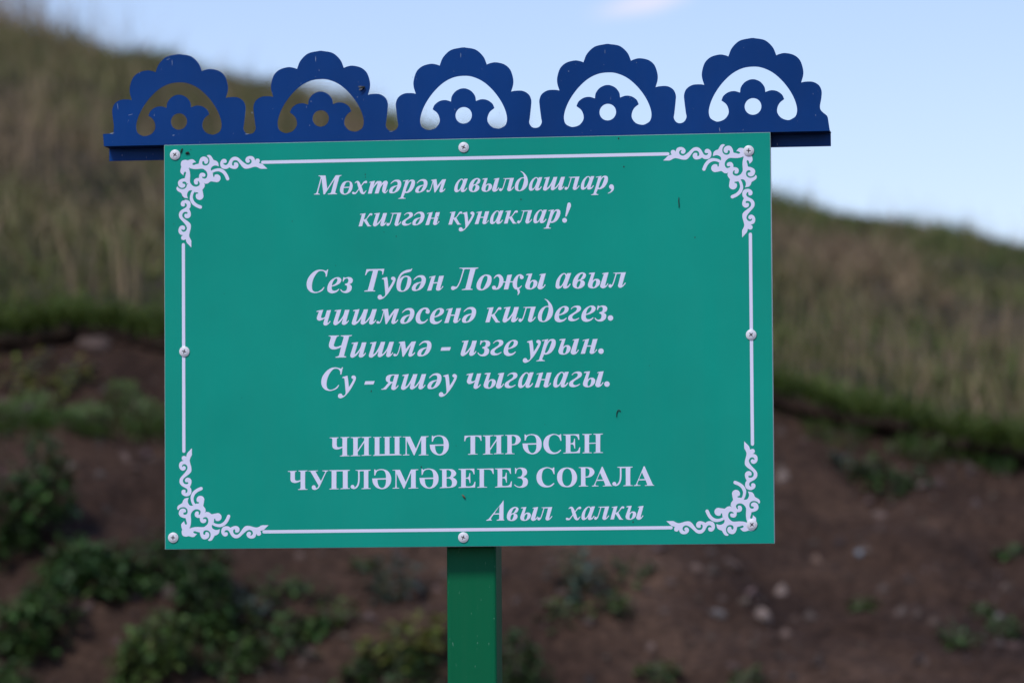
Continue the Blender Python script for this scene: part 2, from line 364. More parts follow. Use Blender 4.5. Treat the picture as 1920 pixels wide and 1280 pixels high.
  'г': 'C3.17,13.74! 4.47,15.25 6.89,16.75 10.76,17.46 13.76,16.64 14.85,14.23 13.72,11.51 9.84,9.01 6.38,6.85 4.65,4.31 5.75,2.42 8.49,1.95 12.37,3.59! 12.79,2.9! 9.17,0.65 4.61,-0.3 1.18,0.61 0,2.94 1.14,5.91 4.94,8.58 8.39,10.75 10.13,13.28 9.45,15.17 7.31,15.63 5.16,14.73 3.77,13.21!',
  '.': 'D3.11,2.73,3.11',
  'с': 'C14.47,10.97 12.07,11.49 11.5,13.12 12.28,15.01 10.65,16.18 8.24,15.08 5.81,10.83 5.01,6.07 6.24,2.72 9.13,1.91 12.02,3.39 13.47,4.89! 14.14,4.21! 11.04,0.93 6.23,-0.62 1.9,0.69 0,4.72 0.99,10.43 4.87,15.61 9.7,17.91 14.02,17.37 16.12,14.47 15.92,12.09',
  'ч': 'C0,15.42! 1.26,16.36 7.85,17.49! 5.4,9.79 5.88,8.16 8,8.12 9.94,9.33! 12.1,16.66! 16.85,16.97! 13.02,3.65 13.2,2.31 14.27,2.96 15.44,4.37 16.21,3.79 13.97,1.05 11.06,-0.62 8.93,-0.3 7.97,1.15 8.37,3.53 9.55,7.52! 6.25,5.67 2.86,4.95 0.64,6.52 0.46,8.91 2.61,14.9 1.65,15.3 0,14.94!',
  'р': 'C6.59,15.79! 7.85,16.43 13.93,17.46! 8.72,-0.23 6.86,-4.78 7.63,-6.23 9.74,-6.85! 9.64,-7.52! 0,-7.62! 0.2,-6.95! 2.42,-6.13 3.68,-4.24 9.47,14.58 8.51,15.37 6.58,15.21!|C12.36,13.09 15.08,16.38 18.94,17.55 21.82,16.06 22.38,12.41 21.01,7.66 17.41,2.47 12.58,-0.02 8.72,0.06 7.28,1.23 7.78,5.05|X17,15.58 14.58,14 12.15,9.27 10.19,3.57 10.37,1.65 11.91,2.1 14.54,5.4 16.78,11.09 17.76,13.94',
  ',': 'D4.79,2.93,3.07|S5.97,3.25,4.01 6.29,-0.5,3.07 4.15,-3.73,1.65 0.27,-5.76,0.59',
  '!': 'D3.14,2.86,3.14|C6.53,22.08 7.8,25.54 10.06,26 11.54,23.86 11.01,19.51 5.67,7.79! 4.05,7.82!',
  'А': 'C21.12,23.71! 22.73,26.18! 23.06,25.05 22.8,3.06 23.02,1.59 23.93,1.13! 23.81,0.23! 13.67,0.11! 13.9,0.9! 16.64,1.88 17.22,3.68 17.14,8.19! 9.85,8.04! 6.4,3.23 6.16,1.77 7.41,1.3! 7.29,0.4! 0,0.03! 0.23,1.04! 2.98,2.14 4.93,4.37|X17.67,19.24! 10.89,9.5! 17.26,9.66!',
  'RЧ': 'C0,21.57! 10.24,21.69! 10.24,21.06! 8.87,20.68 8.22,19.17 8.19,12.43 8.99,10.83 11,10.33 14.63,11.16! 14.75,19.5 14.03,20.77 12.42,21.19! 12.42,21.9! 22.73,22.02! 22.73,21.31! 20.79,20.85 20.06,19.28 19.99,2.77 20.87,1.01 22.8,0.68! 22.8,0.12! 11.77,-0.07! 11.77,0.56! 13.79,1.09 14.68,2.67 14.71,9.81! 11.4,8.42 7.37,7.91 4.31,9.14 3.03,11.69 3.06,18.84 2.26,20.59 0,20.86!',
  'RИ': 'C0.1,21.64! 11.75,21.73! 11.75,21.18! 9.34,20.58 8.37,19 8.29,2.35 9.08,0.99 11.25,0.73! 11.25,0.17! 0,-0.01! 0,0.62! 2.18,1.15 2.99,2.65 3.06,18.91 2.11,20.51 0.1,21.01!|C12.56,21.72! 23.96,21.9! 23.96,21.26! 21.79,20.74 21.06,19.16 20.98,2.67 21.77,1.23 23.86,1.05! 23.86,0.49! 12.61,0.31! 12.62,0.95! 14.87,1.47 15.68,2.73 15.76,19.07 14.8,20.51 12.55,21.01!|C8.15,6.79! 15.91,17.95! 15.9,15.42! 8.14,4.41!',
  'RШ': 'C0.11,21.46! 9.58,21.58! 9.58,21.02! 7.97,20.65 7.32,19.46 7.23,0.84! 1.77,0.75! 1.86,19.3 1.31,20.49 0.1,20.82!|C11.74,21.55! 21.21,21.67! 21.21,21.11! 19.6,20.74 18.95,19.56 18.86,0.94! 13.4,0.84! 13.5,19.39 12.94,20.58 11.74,20.92!|C23.22,21.64! 32.68,21.76! 32.67,21.21! 31.07,20.83 30.42,19.65 30.32,1.04! 24.87,0.94! 24.97,19.48 24.41,20.68 23.21,21.01!|C0,0.69! 1.21,1.23! 2.42,1.85! 29.69,1.99! 30.88,1.5! 32.73,1.09! 32.72,0.45! 0,0.06!',
  'RМ': 'C0.11,21.48! 8.61,21.53! 15.18,7.51! 21.42,21.68! 29.83,21.74! 29.83,21.1! 27.66,20.65 26.85,19.24 26.76,2.06 27.55,0.87 29.79,0.68! 29.79,0.13! 18.34,-0.05! 18.34,0.58! 20.51,1.11 21.32,2.53 21.4,17.96! 13.46,0.09! 12.66,0.1! 4.74,17.14! 4.66,2.73 5.61,1.29 7.69,0.95! 7.69,0.32! 0,0.17! 0,0.81! 2.33,1.33 3.22,2.75 3.31,19.38 2.03,20.66 0.11,20.84!',
  'RӘ': 'C2.46,22.25! 3.5,22.24! 4.45,21.12 6.86,22.04 11.26,22.54 17.25,20.88 20.82,16.48 21.99,10.93 20.75,5.41 16.73,1.1 11.13,-0.33 5.14,1.48 1.17,6.04 0,11.99! 16,12.19! 15.78,16.15 14.44,19.73 11.65,21.34 8.05,21.23 5.24,19.45 3.46,15.27! 2.5,15.28!|X5.99,10.57! 15.99,10.69! 15.72,6.26 14.34,2.72 11.53,0.93 8.34,2.39 6.61,5.97',
  'RТ': 'C0.22,21.64! 19.53,21.83! 19.76,15.63! 18.96,15.64! 17.37,19.2 14.7,20.48 12.37,20.6! 12.26,2.89 13.23,1.11 15.29,0.82! 15.28,0.29! 4.02,0.07! 4.02,0.78! 6.17,1.19 6.98,2.69 7.1,20.49! 4.86,20.43 2.17,18.95 0.8,15.43! 0,15.44!',
  'RР': 'C0.15,21.94! 9.07,22 14.86,21.04 17.78,17.47 17.49,14.38 14.35,11.32 9.88,10.31 7.65,10.43! 7.6,3 8.48,1.05 10.89,0.75! 10.88,0.22! 0,0.09! 0,0.79! 1.79,1.3 2.52,2.89 2.63,19.43 1.93,20.94 0.14,21.32!|X7.72,20.87! 9.95,20.66 12.17,18.86 12.42,15.77 11.5,12.68 9.44,11.38 7.66,11.49!',
  'RС': 'C20.38,22.07! 20.68,14.47! 19.79,14.48! 17.86,18.74 14.76,20.99 11.65,21.29 8.08,19.31 6.26,14.47 6.22,9.17 7.97,4.29 11.51,1.6 15.51,1.81 19.71,4.59! 20.42,3.69! 16.84,0.65 11.05,-0.43 5.27,1.05 1.3,5.25 0,10.57 0.93,15.86 4.52,20.24 10.32,22.37 14.33,22.14 17.88,20.95 19.49,22.08!',
  'RЕ': 'C0,21.67! 18.23,21.8! 18.45,15.44! 17.56,15.45! 15.99,19 12.89,20.54 8.45,20.6! 8.38,11.59! 10.6,12 11.95,13.31 12.68,16.83! 13.48,16.82! 13.66,5.52! 12.86,5.53! 12.09,8.89 10.59,10.33 8.37,10.53! 8.31,3.2 9.19,1.87 13.64,1.81 16.76,3.1 18.56,6.87! 19.45,6.86! 18.96,0.42! 0.02,0.13! 0.03,0.83! 2.25,1.25 2.98,2.83 3.1,19.16 2.22,20.5 0,21.06!',
  'RН': 'C0.01,21.87! 10.93,21.9! 10.93,21.29! 8.53,20.7 7.8,19.3 7.67,2.71 8.55,1.11 10.77,0.81! 10.76,0.2! 0.1,0.06! 0.11,0.68! 1.8,1.19 2.52,2.59 2.65,19.18 1.77,20.7 0,21.16!|C12.71,21.97! 23.63,22.01! 23.62,21.39! 21.22,20.8 20.5,19.4 20.37,2.81 21.24,1.22 23.46,0.92! 23.46,0.31! 12.8,0.17! 12.81,0.79! 14.5,1.3 15.22,2.7 15.35,19.29 14.48,20.8 12.7,21.26!|C7.39,11.8! 15.74,11.87! 15.73,10.81! 7.38,10.74!',
  'RУ': 'C0,21.62! 10.87,21.81! 10.87,21.18! 9.1,20.88 8.61,19.94 14.44,9.71! 19.07,19.18 18.92,20.45 16.1,21.04! 16.11,21.75! 23.11,21.83! 23.1,21.2! 21.49,20.58 20.36,19.17 12.81,3.39 10.38,0.88 7.56,-0.28 4.75,0.31 3.79,2.3 4.36,4.28 5.97,5.05 7.74,4.4 8.38,2.49 9.58,1.68 10.95,3.01 11.61,4.59! 2.81,19.77 1.61,20.81 0,20.99!',
  'RП': 'C0,22.02! 23.72,22.06! 23.72,21.43! 21.95,20.89 21.3,19.79 21.22,2.99 22.02,1.39 23.78,1.06! 23.78,0.5! 12.77,0.23! 12.77,0.86! 14.79,1.47 15.6,2.81 15.68,20.57! 8.28,20.5! 8.2,2.66 9,1.06 11.09,0.8! 11.08,0.25! 0.07,0.13! 0.07,0.77! 1.92,1.22 2.57,2.56 2.65,19.77 1.85,20.89 0,21.39!',
  'RЛ': 'C5.7,21.83! 23.21,21.94! 23.2,21.22! 21.36,20.69 20.55,19.35 20.46,2.72 21.26,1.13 23.26,0.79! 23.26,0.23! 12.42,0.04! 12.43,0.67! 14.44,1.2 15.25,2.62 15.33,20.45! 10.51,20.34! 8.91,20.36 7.71,20.93 5.7,21.19!|S9.55,20.91,1.76 9.51,10.77,1.84 8.6,5.39,1.84 6.41,2.09,1.84 3.6,0.85,1.44|D2.16,2.77,2.16|S2.16,2.13,3.2 3.6,1.01,1.6',
  'RВ': 'C0,21.74! 9.99,21.76 15.61,21 18.76,17.84 18.53,14.71 15.21,12.1! 18.36,10.19 19.95,7.04 18.66,2.89 14.79,0.84 9.16,0.35 0.02,0.1! 0.02,0.8! 2.13,1.33 2.85,2.72 2.94,19.41 2.11,20.6 0,21.12!|X8.02,20.67! 10.69,20.5 13.14,18.6 13.33,15.81 12.05,13.04 9.58,12.17 7.97,12.19!|X7.96,11.07! 10.63,10.97 13.43,9.2 14.26,6.06 13.39,2.6 10.92,1.44 8.61,1.61 7.91,2.66!',
  'RГ': 'C0,21.63! 18.81,21.76! 19.12,15.5! 18.28,15.51! 16.69,19.01 14.24,20.42 7.93,20.64! 7.81,2.78 8.72,1.17 11.31,0.87! 11.3,0.24! 0.08,0.09! 0.08,0.71! 2.05,1.25 2.76,2.49 2.87,19.31 2.1,20.57 0,21.01!',
  'RЗ': 'C1.32,22.07! 2.16,22.07! 2.93,21.01 6.09,22.16 9.94,22.18 13.43,20.89 15.02,17.75 14.08,14.29 10.57,11.69! 14.41,10.12 15.92,6.29 14.7,2.14 10.83,-0.11 5.93,-0.33 2.44,0.89 0,2.79! 0.7,3.34! 2.79,1.79 5.94,0.85 8.75,1.86 10.17,4.96 9.84,8.09 8.1,9.85 4.05,10.8! 4.19,11.49! 7.77,12.28 9.4,14.69 9.56,17.81 8.18,20.61 6.08,21.19 3.62,19.96 2.19,15.47! 1.28,15.48!',
  'RО': 'C11.65,21.84 17.61,20.36 21.31,16.25 22.83,10.68 21.59,5.14 17.46,0.75 11.33,-0.44 5.15,0.88 1.3,5.37 0,10.57 1.16,16.11 5.3,20.51|X11.64,20.66 14.99,18.91 16.67,14.82 17.16,10.52 16.6,5.94 14.64,2.26 11.34,0.81 8.15,2.33 6.31,6.05 5.82,10.5 6.38,15.31 8.27,18.99',
  'RА': 'C11.5,22.26! 12.39,22.25! 21.02,2.77 22.12,1.13 23.23,0.82! 23.23,0.23! 12.44,0.06! 12.44,0.65! 14.68,0.99 15.06,2.1 13.45,6.4! 5.56,6.35! 4.04,2.59 4.78,1.18 7.6,0.78! 7.6,0.26! 0,0.05! 0,0.64! 1.8,1.36 3.15,3.12|X9.36,15.33! 6.02,7.67! 12.72,7.67!',
}
# lines of text: baseline height on the panel, letter scale, then letter and left edge (mm)
TEXT_LINES = [
  (171.71, 0.867, 'М:-174.92 ө:-144.52 х:-130.52 т:-112.25 ә:-87.55 р:-77.09 ә:-57.28 м:-44.33 а:-12.22 в:4.5 ы:19.16 л:39.33 д:57.44 а:73.59 ш:89.93 л:114.62 а:133.28 р:144.99 ,:164.12'),
  (134.44, 0.867, 'к:-123.25 и:-106.49 л:-90.95 г:-73.12 ә:-60.89 н:-45.93 к:-19.29 у:-7.3 н:11 а:28.62 к:44.71 л:59.92 а:78.59 р:90.2 !:111.65'),
  (59.42, 1, 'С:-183.88 е:-159.93 з:-145.03 Т:-117.07 у:-101.49 б:-79.7 ә:-61.9 н:-44.37 Л:-16.69 о:12.59 җ:30.52 ы:68.63 а:103.52 в:123 ы:140.51 л:164.06'),
  (22.12, 1, 'ч:-172.57 и:-153.03 ш:-131.67 м:-103 ә:-75.34 с:-57.72 е:-41.36 н:-24.74 ә:-4.18 к:22.6 и:42.44 л:60.7 д:82.91 е:102 г:117.55 е:132.75 з:147.67 .:162.93'),
  (-15.41, 1, 'Ч:-158.63 и:-133.55 ш:-112.1 м:-83.61 ә:-55.87 -:-29.25 и:-6.04 з:13.2 г:28.19 е:43.38 у:65.39 р:80.78 ы:106.21 н:131.61 .:151.8'),
  (-52.8, 1, 'С:-167.32 у:-147.93 -:-117.53 я:-97.92 ш:-75.04 ә:-44.49 у:-31.34 ч:0.57 ы:20.13 г:44.21 а:59.72 н:78.67 а:99.98 г:118.03 ы:134.02 .:158.29'),
  (-128.25, 1, 'RЧ:-157.84 RИ:-133.72 RШ:-107.62 RМ:-73.46 RӘ:-42.31 RТ:-2.43 RИ:18.76 RР:44.29 RӘ:64.27 RС:88.14 RЕ:110.83 RН:132.79'),
  (-165.91, 1, 'RЧ:-206.56 RУ:-182.64 RП:-158.49 RЛ:-133.82 RӘ:-108.93 RМ:-85.44 RӘ:-54.39 RВ:-31.17 RЕ:-9.45 RГ:11.97 RЕ:32.39 RЗ:54.25 RС:80.03 RО:103.56 RР:128.32 RА:143.3 RЛ:166.67 RА:191.06'),
  (-203.43, 0.867, 'А:22.12 в:45.81 ы:61.1 л:80.62 х:113.39 а:131.09 л:145.53 к:163.98 ы:181.34'),
]
BALL = (-326.4, 210.92)
ORNAMENT = 'C-2.14,2.31! -0.58,3.67 1.87,3.96 4.06,3.39 6.26,4.06 8.71,4.54 11.15,3.87 13.92,0.92! 11.87,0.67 9.92,-0.44 9.77,-1.5 11.23,-2.2 13.58,-1.48 17.09,-0.69! 17.74,2.53 19.21,5.63 21.41,7.13 23.61,7.27 26.29,6.21 27.99,4 28.13,1.35 26.86,-0.69 24.81,-1.13 23.74,-0.24 23.45,1.3 22.47,2.09 21.4,1.49 21.15,-0.43 22.12,-2.23 24.56,-3.05 27.49,-2.34 29.45,0.12 29.7,3.01 28.73,5.92 26.44,8.13! 28.5,9.15 31.18,8.27 33.12,5.58 34.58,3.29 37.5,2.12 39.69,-0.09 40.51,-4.43! 37.97,-3.42 35.29,-3.37 32.6,-4.66 31.28,-6.65 31.37,-9.06! 32.09,-14.37 31.34,-20.61! 29.63,-22.26 27.67,-23.67 24.84,-24.14! 14.51,-17.87! 3.8,-6.1!|D0,0,3.84|D38.03,-17.96,4.56|C30.39,-10.01! 33.56,-12.48! 33.94,-16.33! 35.97,-22.25! 31.09,-21.28! 29.63,-22.26!|Y34.62,-15.48,1.63 34.92,-14.43,1.25 36,-12.91,0.86 37.46,-11.83,0.67|S31.12,-11.47,3.17 34.54,-9.37,3.17 38.45,-8.34,3.36 41.86,-8.55,3.84 45.75,-10.56,3.93 48.77,-14.23,3.84 50.85,-18.84,3.84|C49.82,0.99 49.4,2.92 47.94,3.98 45.67,4.03 43.55,2.56 42.24,-0.14 42.23,-2.71 43.2,-5.29 44.99,-6.93 47.91,-7.57 50.84,-7.05 52.79,-5.65! 55.38,-6.98 58.63,-7.69 61.39,-7.1 63.19,-5.05 63.45,-2.82 62.55,-0.87 60.6,-0.03 58.82,-0.32 58.16,-1.75 58.39,-3.03 57.51,-3.82 56.37,-3.31 55.99,-1.7 56.54,0.53 58.01,1.95 59.96,2.39 61.91,1.87 63.85,0.06 65.79,-2.54 67.73,-5.15 70,-7.12 72.27,-7.64 75.52,-7.39 79.41,-6.35 82.98,-5.62 85.9,-6.32 89.14,-7.98 92.38,-8.15 97.25,-8.08! 94.98,-6.02 92.08,-3.24 89.81,-2.07 87.54,-1.7! 88.46,0.84 87.88,2.94 85.94,3.78 83.99,3.18 83.01,1.44! 82.21,4.18 80.75,5.97 78.48,6.82 75.56,6.72 72.96,5.33 71.65,3.11 71.81,1.18 72.94,-0.44 74.89,-0.96 76.35,-0.19 76.91,1.08 76.68,2.05 75.87,2.86 76.52,3.4 77.5,3.15 78.63,2.01 78.95,0.4 78.13,-1.51 76.18,-2.75 74.56,-3.04 72.29,-2.19 69.7,-0.38 67.11,1.92 64.51,4.38 62.25,5.87 59.65,6.4 57.05,5.98 54.77,4.42 53.14,2.21 51.83,-0.33 50.52,-2.23 48.57,-2.99 46.95,-2.48 45.98,-1.34 46.14,-0.54 47.6,-0.73 49.23,-0.28|X5.51,-4.93! 8.68,-6.34 14.05,-6.98 20.89,-6.69 24.06,-8.05 26.34,-10.5 27.21,-13.55 26.52,-16.43 24.76,-18.08 22.56,-17.84 20.86,-16.65 21.35,-15.84 23.06,-16.12 24.52,-15.42 24.77,-13.74 23.8,-12.04 21.36,-11.27 18.92,-11.94 17.55,-14.08 17.35,-16 17.05,-17.44! 8.67,-9.57!'
CREST_HALF = 'C-82.8,243.22 -78.38,244.65 -75.67,249.37 -76.39,255.12 -77.83,267.56 -78.16,275.22 -75.24,281.84 -68.5,285.89 -59.88,286.27 -55.09,285.4! -57.52,293.86 -57.27,301.5 -53.95,310.98 -47.2,316.94 -37.6,319.4 -30.91,318.48 -27.29,317.05! -23.2,326.51 -14.53,334.52 -3.03,337.12 1.17,337.4'
CREST_ARCH = 'X0.91,304.75 -10.95,303.31 -22.46,297.84 -33.06,288.53 -41.75,277.27 -47.58,265.95 -50.15,255.5 -48.68,247.84 -43.92,244.3 -39.14,243.43 -32.43,245.58 -27.99,251.21 -27.76,256.92 -30.39,262.71 -35.71,267.02! -33.18,272.31 -27.41,276.38 -20.71,277.38 -14.42,275.52! -13.42,281.41 -9.17,287.04 -3.41,289.97 0.79,290.44'

# ------------------------------------------------------------------ the hillside
FW = np.array([math.sin(YAW), math.cos(YAW)]); RT = np.array([math.cos(YAW), -math.sin(YAW)])
def to_world(s, t):
    return CAM.x + RT[0] * s + FW[0] * t, CAM.y + RT[1] * s + FW[1] * t

def vnoise(x, y, seed=0):
    xi, yi = np.floor(x).astype(np.int64), np.floor(y).astype(np.int64)
    xf, yf = x - xi, y - yi
    def h(a, b):
        n = (a * 374761393 + b * 668265263 + seed * 974711) & 0x7fffffff
        n = ((n ^ (n >> 13)) * 1274126177) & 0x7fffffff
        return ((n ^ (n >> 16)) & 0xffff) / 65535.0
    u, v = xf * xf * (3 - 2 * xf), yf * yf * (3 - 2 * yf)
    return (h(xi, yi) * (1 - u) + h(xi + 1, yi) * u) * (1 - v) + (h(xi, yi + 1) * (1 - u) + h(xi + 1, yi + 1) * u) * v
def fbm(x, y, oct=4, seed=0):
    a, s, tot = 1.0, 0.0, 0.0
    for i in range(oct):
        s = s + a * vnoise(x * 2 ** i + 17.3 * i, y * 2 ** i - 9.1 * i, seed + i); tot += a; a *= 0.5
    return s / tot - 0.5

SKY_A = np.array([-960, -860, -760, -640, -540, -450, -280, -150, 0, 490, 600, 740, 960]) / FPX
SKY_V = np.array([50, 76, 106, 114, 156, 172, 205, 248, 276, 374, 400, 418, 460])
EDGE_A = np.array([-960, -800, -660, 0, 490, 640, 740, 820, 960]) / FPX
EDGE_V = np.array([640, 618, 640, 690, 735, 782, 800, 830, 850])
def elev(a, v):                                    # direction -> slope above the eye
    return np.tan(PITCH + (640 - v - a * FPX * math.sin(-ROLL)) / FPX)
T_EDGE, T_TOP, T_FOOT = 12.0, 22.0, 10.3
def ext(a, A, V):
    lo, hi = A[0], A[-1]
    v = np.interp(a, A, V)
    v = np.where(a < lo, V[0] - 420 * np.tanh((lo - a) * 4), v)
    return np.where(a > hi, V[-1] + 330 * np.tanh((a - hi) * 4), v)
def h_edge(s): a = s / T_EDGE; return CAM.z + T_EDGE * elev(a, ext(a, EDGE_A, EDGE_V))
def h_top(s): a = s / T_TOP; return CAM.z + T_TOP * elev(a, ext(a, SKY_A, SKY_V))
def height(s, t):
    s = np.asarray(s, float); t = np.asarray(t, float)
    he, ht = h_edge(s), h_top(s)
    te = T_EDGE + 0.10 * np.sin(s * 2.1 + 1) + 0.16 * fbm(s * 1.7, s * 0 + 3, 3, 5)
    foot = 1.44 + 0 * s
    q = np.clip((t - 5.6) / (T_FOOT - 5.6), 0, 1)
    z = foot * (0.55 * q + 0.45 * q * q * (3 - 2 * q))
    lip = 0.040 + 0.10 * fbm(s * 3.9, s * 0, 3, 9) + 0.012 * np.tanh(s * 2)
    q2 = np.clip((t - T_FOOT) / (te - T_FOOT), 0, 1)
    zb = foot + (he - lip - foot) * (q2 ** 1.08)
    z = np.where(t > T_FOOT, zb, z)
    q3 = np.clip((t - te) / 0.07, 0, 1)
    z = np.where(t > te, he - lip + lip * q3, z)
    q4 = np.clip((t - te - 0.07) / (T_TOP - te - 0.07), 0, 1)
    zg = he + (ht - he) * (0.8 * q4 + 0.2 * (1 - (1 - q4) ** 2))
    z = np.where(t > te + 0.07, zg, z)
    z = np.where(t > T_TOP, ht + 0.25 * (1 - np.exp(-(t - T_TOP) / 6)) - 0.02 * (t - T_TOP), z)
    bank = np.clip((t - 6) / 3, 0, 1) * np.clip((te - t) / 0.25, 0, 1)
    z = z + bank * (0.17 * fbm(s * 1.6 + t * 0.7, t * 1.9, 5, 1) + 0.08 * fbm(s * 8, t * 8, 4, 21) - 0.05 * np.maximum(0, 0.25 - abs(fbm(s * 2.2 - t * 1.4, t * 0.8 + s, 3, 64)) * 2.2) * (s > 0.4))
    grassy = np.clip((t - te - 0.1) / 1.5, 0, 1)
    z = z + grassy * np.clip(abs(t - T_TOP) / 4, 0.12, 1) * 0.22 * fbm(s * 0.8, t * 0.8, 4, 2)
    return z
def normal_at(s, t):
    e = 0.03
    zs = (height(s + e, t) - height(s - e, t)) / (2 * e); zt = (height(s, t + e) - height(s, t - e)) / (2 * e)
    return zs, zt
def on_bank(u, v):
    """point of the hillside seen in the direction (u, v) of the photograph"""
    du, dv = u - 960, 640 - v
    d = fwd + r2 * (du / FPX) + u2 * (dv / FPX)
    ts = np.linspace(8.5, 30, 6000)
    f = Vector((FW[0], FW[1], 0)); rr = Vector((RT[0], RT[1], 0))
    k = ts / d.dot(f)
    s = d.dot(rr) * k; z = CAM.z + d.z * k
    hit = np.argmax(height(s, ts) > z)
    return float(s[hit]), float(ts[hit])

def axis(parts):
    out = []
    for a, b, st in parts:
        out += list(np.arange(a, b, st))
    out.append(parts[-1][1])
    return np.array(out)
S_ax = axis([(-900, -120, 60), (-120, -20, 5), (-20, -5, 0.5), (-5, -2, 0.06), (-2, 2, 0.022), (2, 5, 0.06), (5, 20, 0.5), (20, 120, 5), (120, 900, 60)])
T_ax = axis([(-200, -20, 20), (-20, 5, 1.0), (5, 9.5, 0.1), (9.5, 12.6, 0.02), (12.6, 16, 0.05), (16, 26, 0.1), (26, 40, 1), (40, 100, 5), (100, 900, 60)])
SS, TT = np.meshgrid(S_ax, T_ax)
ZZ = height(SS, TT)
ZZ = np.where(TT > 60, ZZ - 0.01 * (TT - 60), ZZ)
wx, wy = to_world(SS, TT)
nv_t, nv_s = SS.shape
verts = np.stack([wx, wy, ZZ], -1).reshape(-1, 3)
ii = (np.arange(nv_t - 1)[:, None] * nv_s + np.arange(nv_s - 1)[None, :]).ravel()
quads = np.stack([ii, ii + 1, ii + 1 + nv_s, ii + nv_s], 1)
def np_mesh(name, verts, faces, smooth=True, tint=None):
    me = bpy.data.meshes.new(name)
    k = faces.shape[1]
    me.vertices.add(len(verts)); me.loops.add(faces.size); me.polygons.add(len(faces))
    me.vertices.foreach_set('co', np.ascontiguousarray(verts, np.float32).ravel())
    me.loops.foreach_set('vertex_index', np.ascontiguousarray(faces, np.int32).ravel())
    me.polygons.foreach_set('loop_start', np.arange(0, faces.size, k, dtype=np.int32))
    me.polygons.foreach_set('use_smooth', np.full(len(faces), smooth))
    me.update(calc_edges=True)
    if tint is not None:
        at = me.attributes.new('tint', 'FLOAT_COLOR', 'POINT')
        c = np.ones((len(verts), 4), np.float32); c[:, :3] = tint
        at.data.foreach_set('color', c.ravel())
    me.validate()
    return me
# earth on the cut bank, turf above it: how grassy each spot is
grassiness = np.clip((TT - (T_EDGE + 0.10 * np.sin(SS * 2.1 + 1) + 0.16 * fbm(SS * 1.7, SS * 0 + 3, 3, 5))) / 0.06, 0, 1)
ground_me = np_mesh('hillside', verts, quads)
ga = ground_me.attributes.new('turf', 'FLOAT', 'POINT')
ga.data.foreach_set('value', grassiness.ravel().astype(np.float32))

def soil_material():
    mat, n, l, b = nodes_of('soil')
    tc = n.new('ShaderNodeTexCoord')
    n1 = noise(n, l, 1.7, 6, tc.outputs['Object'], 0.6)
    r1 = ramp(n, [(0.32, SOIL_DARK), (0.52, SOIL_MID), (0.68, SOIL_PALE)])
    l.new(n1.outputs['Fac'], r1.inputs['Fac'])
    n2 = noise(n, l, 42, 4, tc.outputs['Object'], 0.7)
    r2_ = ramp(n, [(0.35, (0.45, 0.45, 0.45)), (0.66, (1.45, 1.42, 1.4))])
    l.new(n2.outputs['Fac'], r2_.inputs['Fac'])
    mul = n.new('ShaderNodeMix'); mul.data_type = 'RGBA'; mul.blend_type = 'MULTIPLY'
    mul.inputs['Factor'].default_value = 1
    l.new(r1.outputs['Color'], mul.inputs['A']); l.new(r2_.outputs['Color'], mul.inputs['B'])
    n3 = noise(n, l, 2.2, 5, tc.outputs['Object'])
    r3 = ramp(n, [(0.3, (0.035, 0.032, 0.016)), (0.55, (0.06, 0.05, 0.03)), (0.75, (0.09, 0.07, 0.045))])
    l.new(n3.outputs['Fac'], r3.inputs['Fac'])
    at = n.new('ShaderNodeAttribute'); at.attribute_name = 'turf'
    mx = n.new('ShaderNodeMix'); mx.data_type = 'RGBA'
    l.new(at.outputs['Fac'], mx.inputs['Factor'])
    l.new(mul.outputs['Result'], mx.inputs['A']); l.new(r3.outputs['Color'], mx.inputs['B'])
    l.new(mx.outputs['Result'], b.inputs['Base Color'])
    b.inputs['Roughness'].default_value = 0.95
    b.inputs['Specular IOR Level'].default_value = 0.15
    n5 = noise(n, l, 30, 6, tc.outputs['Object'], 0.7)
    bp = n.new('ShaderNodeBump'); bp.inputs['Strength'].default_value = 0.9; bp.inputs['Distance'].default_value = 0.03
    l.new(n5.outputs['Fac'], bp.inputs['Height']); l.new(bp.outputs['Normal'], b.inputs['Normal'])
    return mat
SOIL_DARK, SOIL_MID, SOIL_PALE = (0.042, 0.024, 0.017), (0.070, 0.041, 0.028), (0.128, 0.078, 0.053)
hill = obj('hillside', ground_me, soil_material())
tag(hill, kind='structure')

# ------------------------------------------------------------------ grass
def leaf_material(name, rough=0.6, gloss=0.3):
    mat, n, l, b = nodes_of(name)
    at = n.new('ShaderNodeAttribute'); at.attribute_name = 'tint'
    l.new(at.outputs['Color'], b.inputs['Base Color'])
    b.inputs['Roughness'].default_value = rough
    b.inputs['Specular IOR Level'].default_value = gloss
    tr = n.new('ShaderNodeBsdfTranslucent')
    l.new(at.outputs['Color'], tr.inputs['Color'])
    ms = n.new('ShaderNodeMixShader'); ms.inputs['Fac'].default_value = 0.25
    out = n['Material Output']
    l.new(b.outputs[0], ms.inputs[1]); l.new(tr.outputs[0], ms.inputs[2])
    l.new(ms.outputs[0], out.inputs['Surface'])
    return mat
GRASS_MAT = leaf_material('grass_blades')

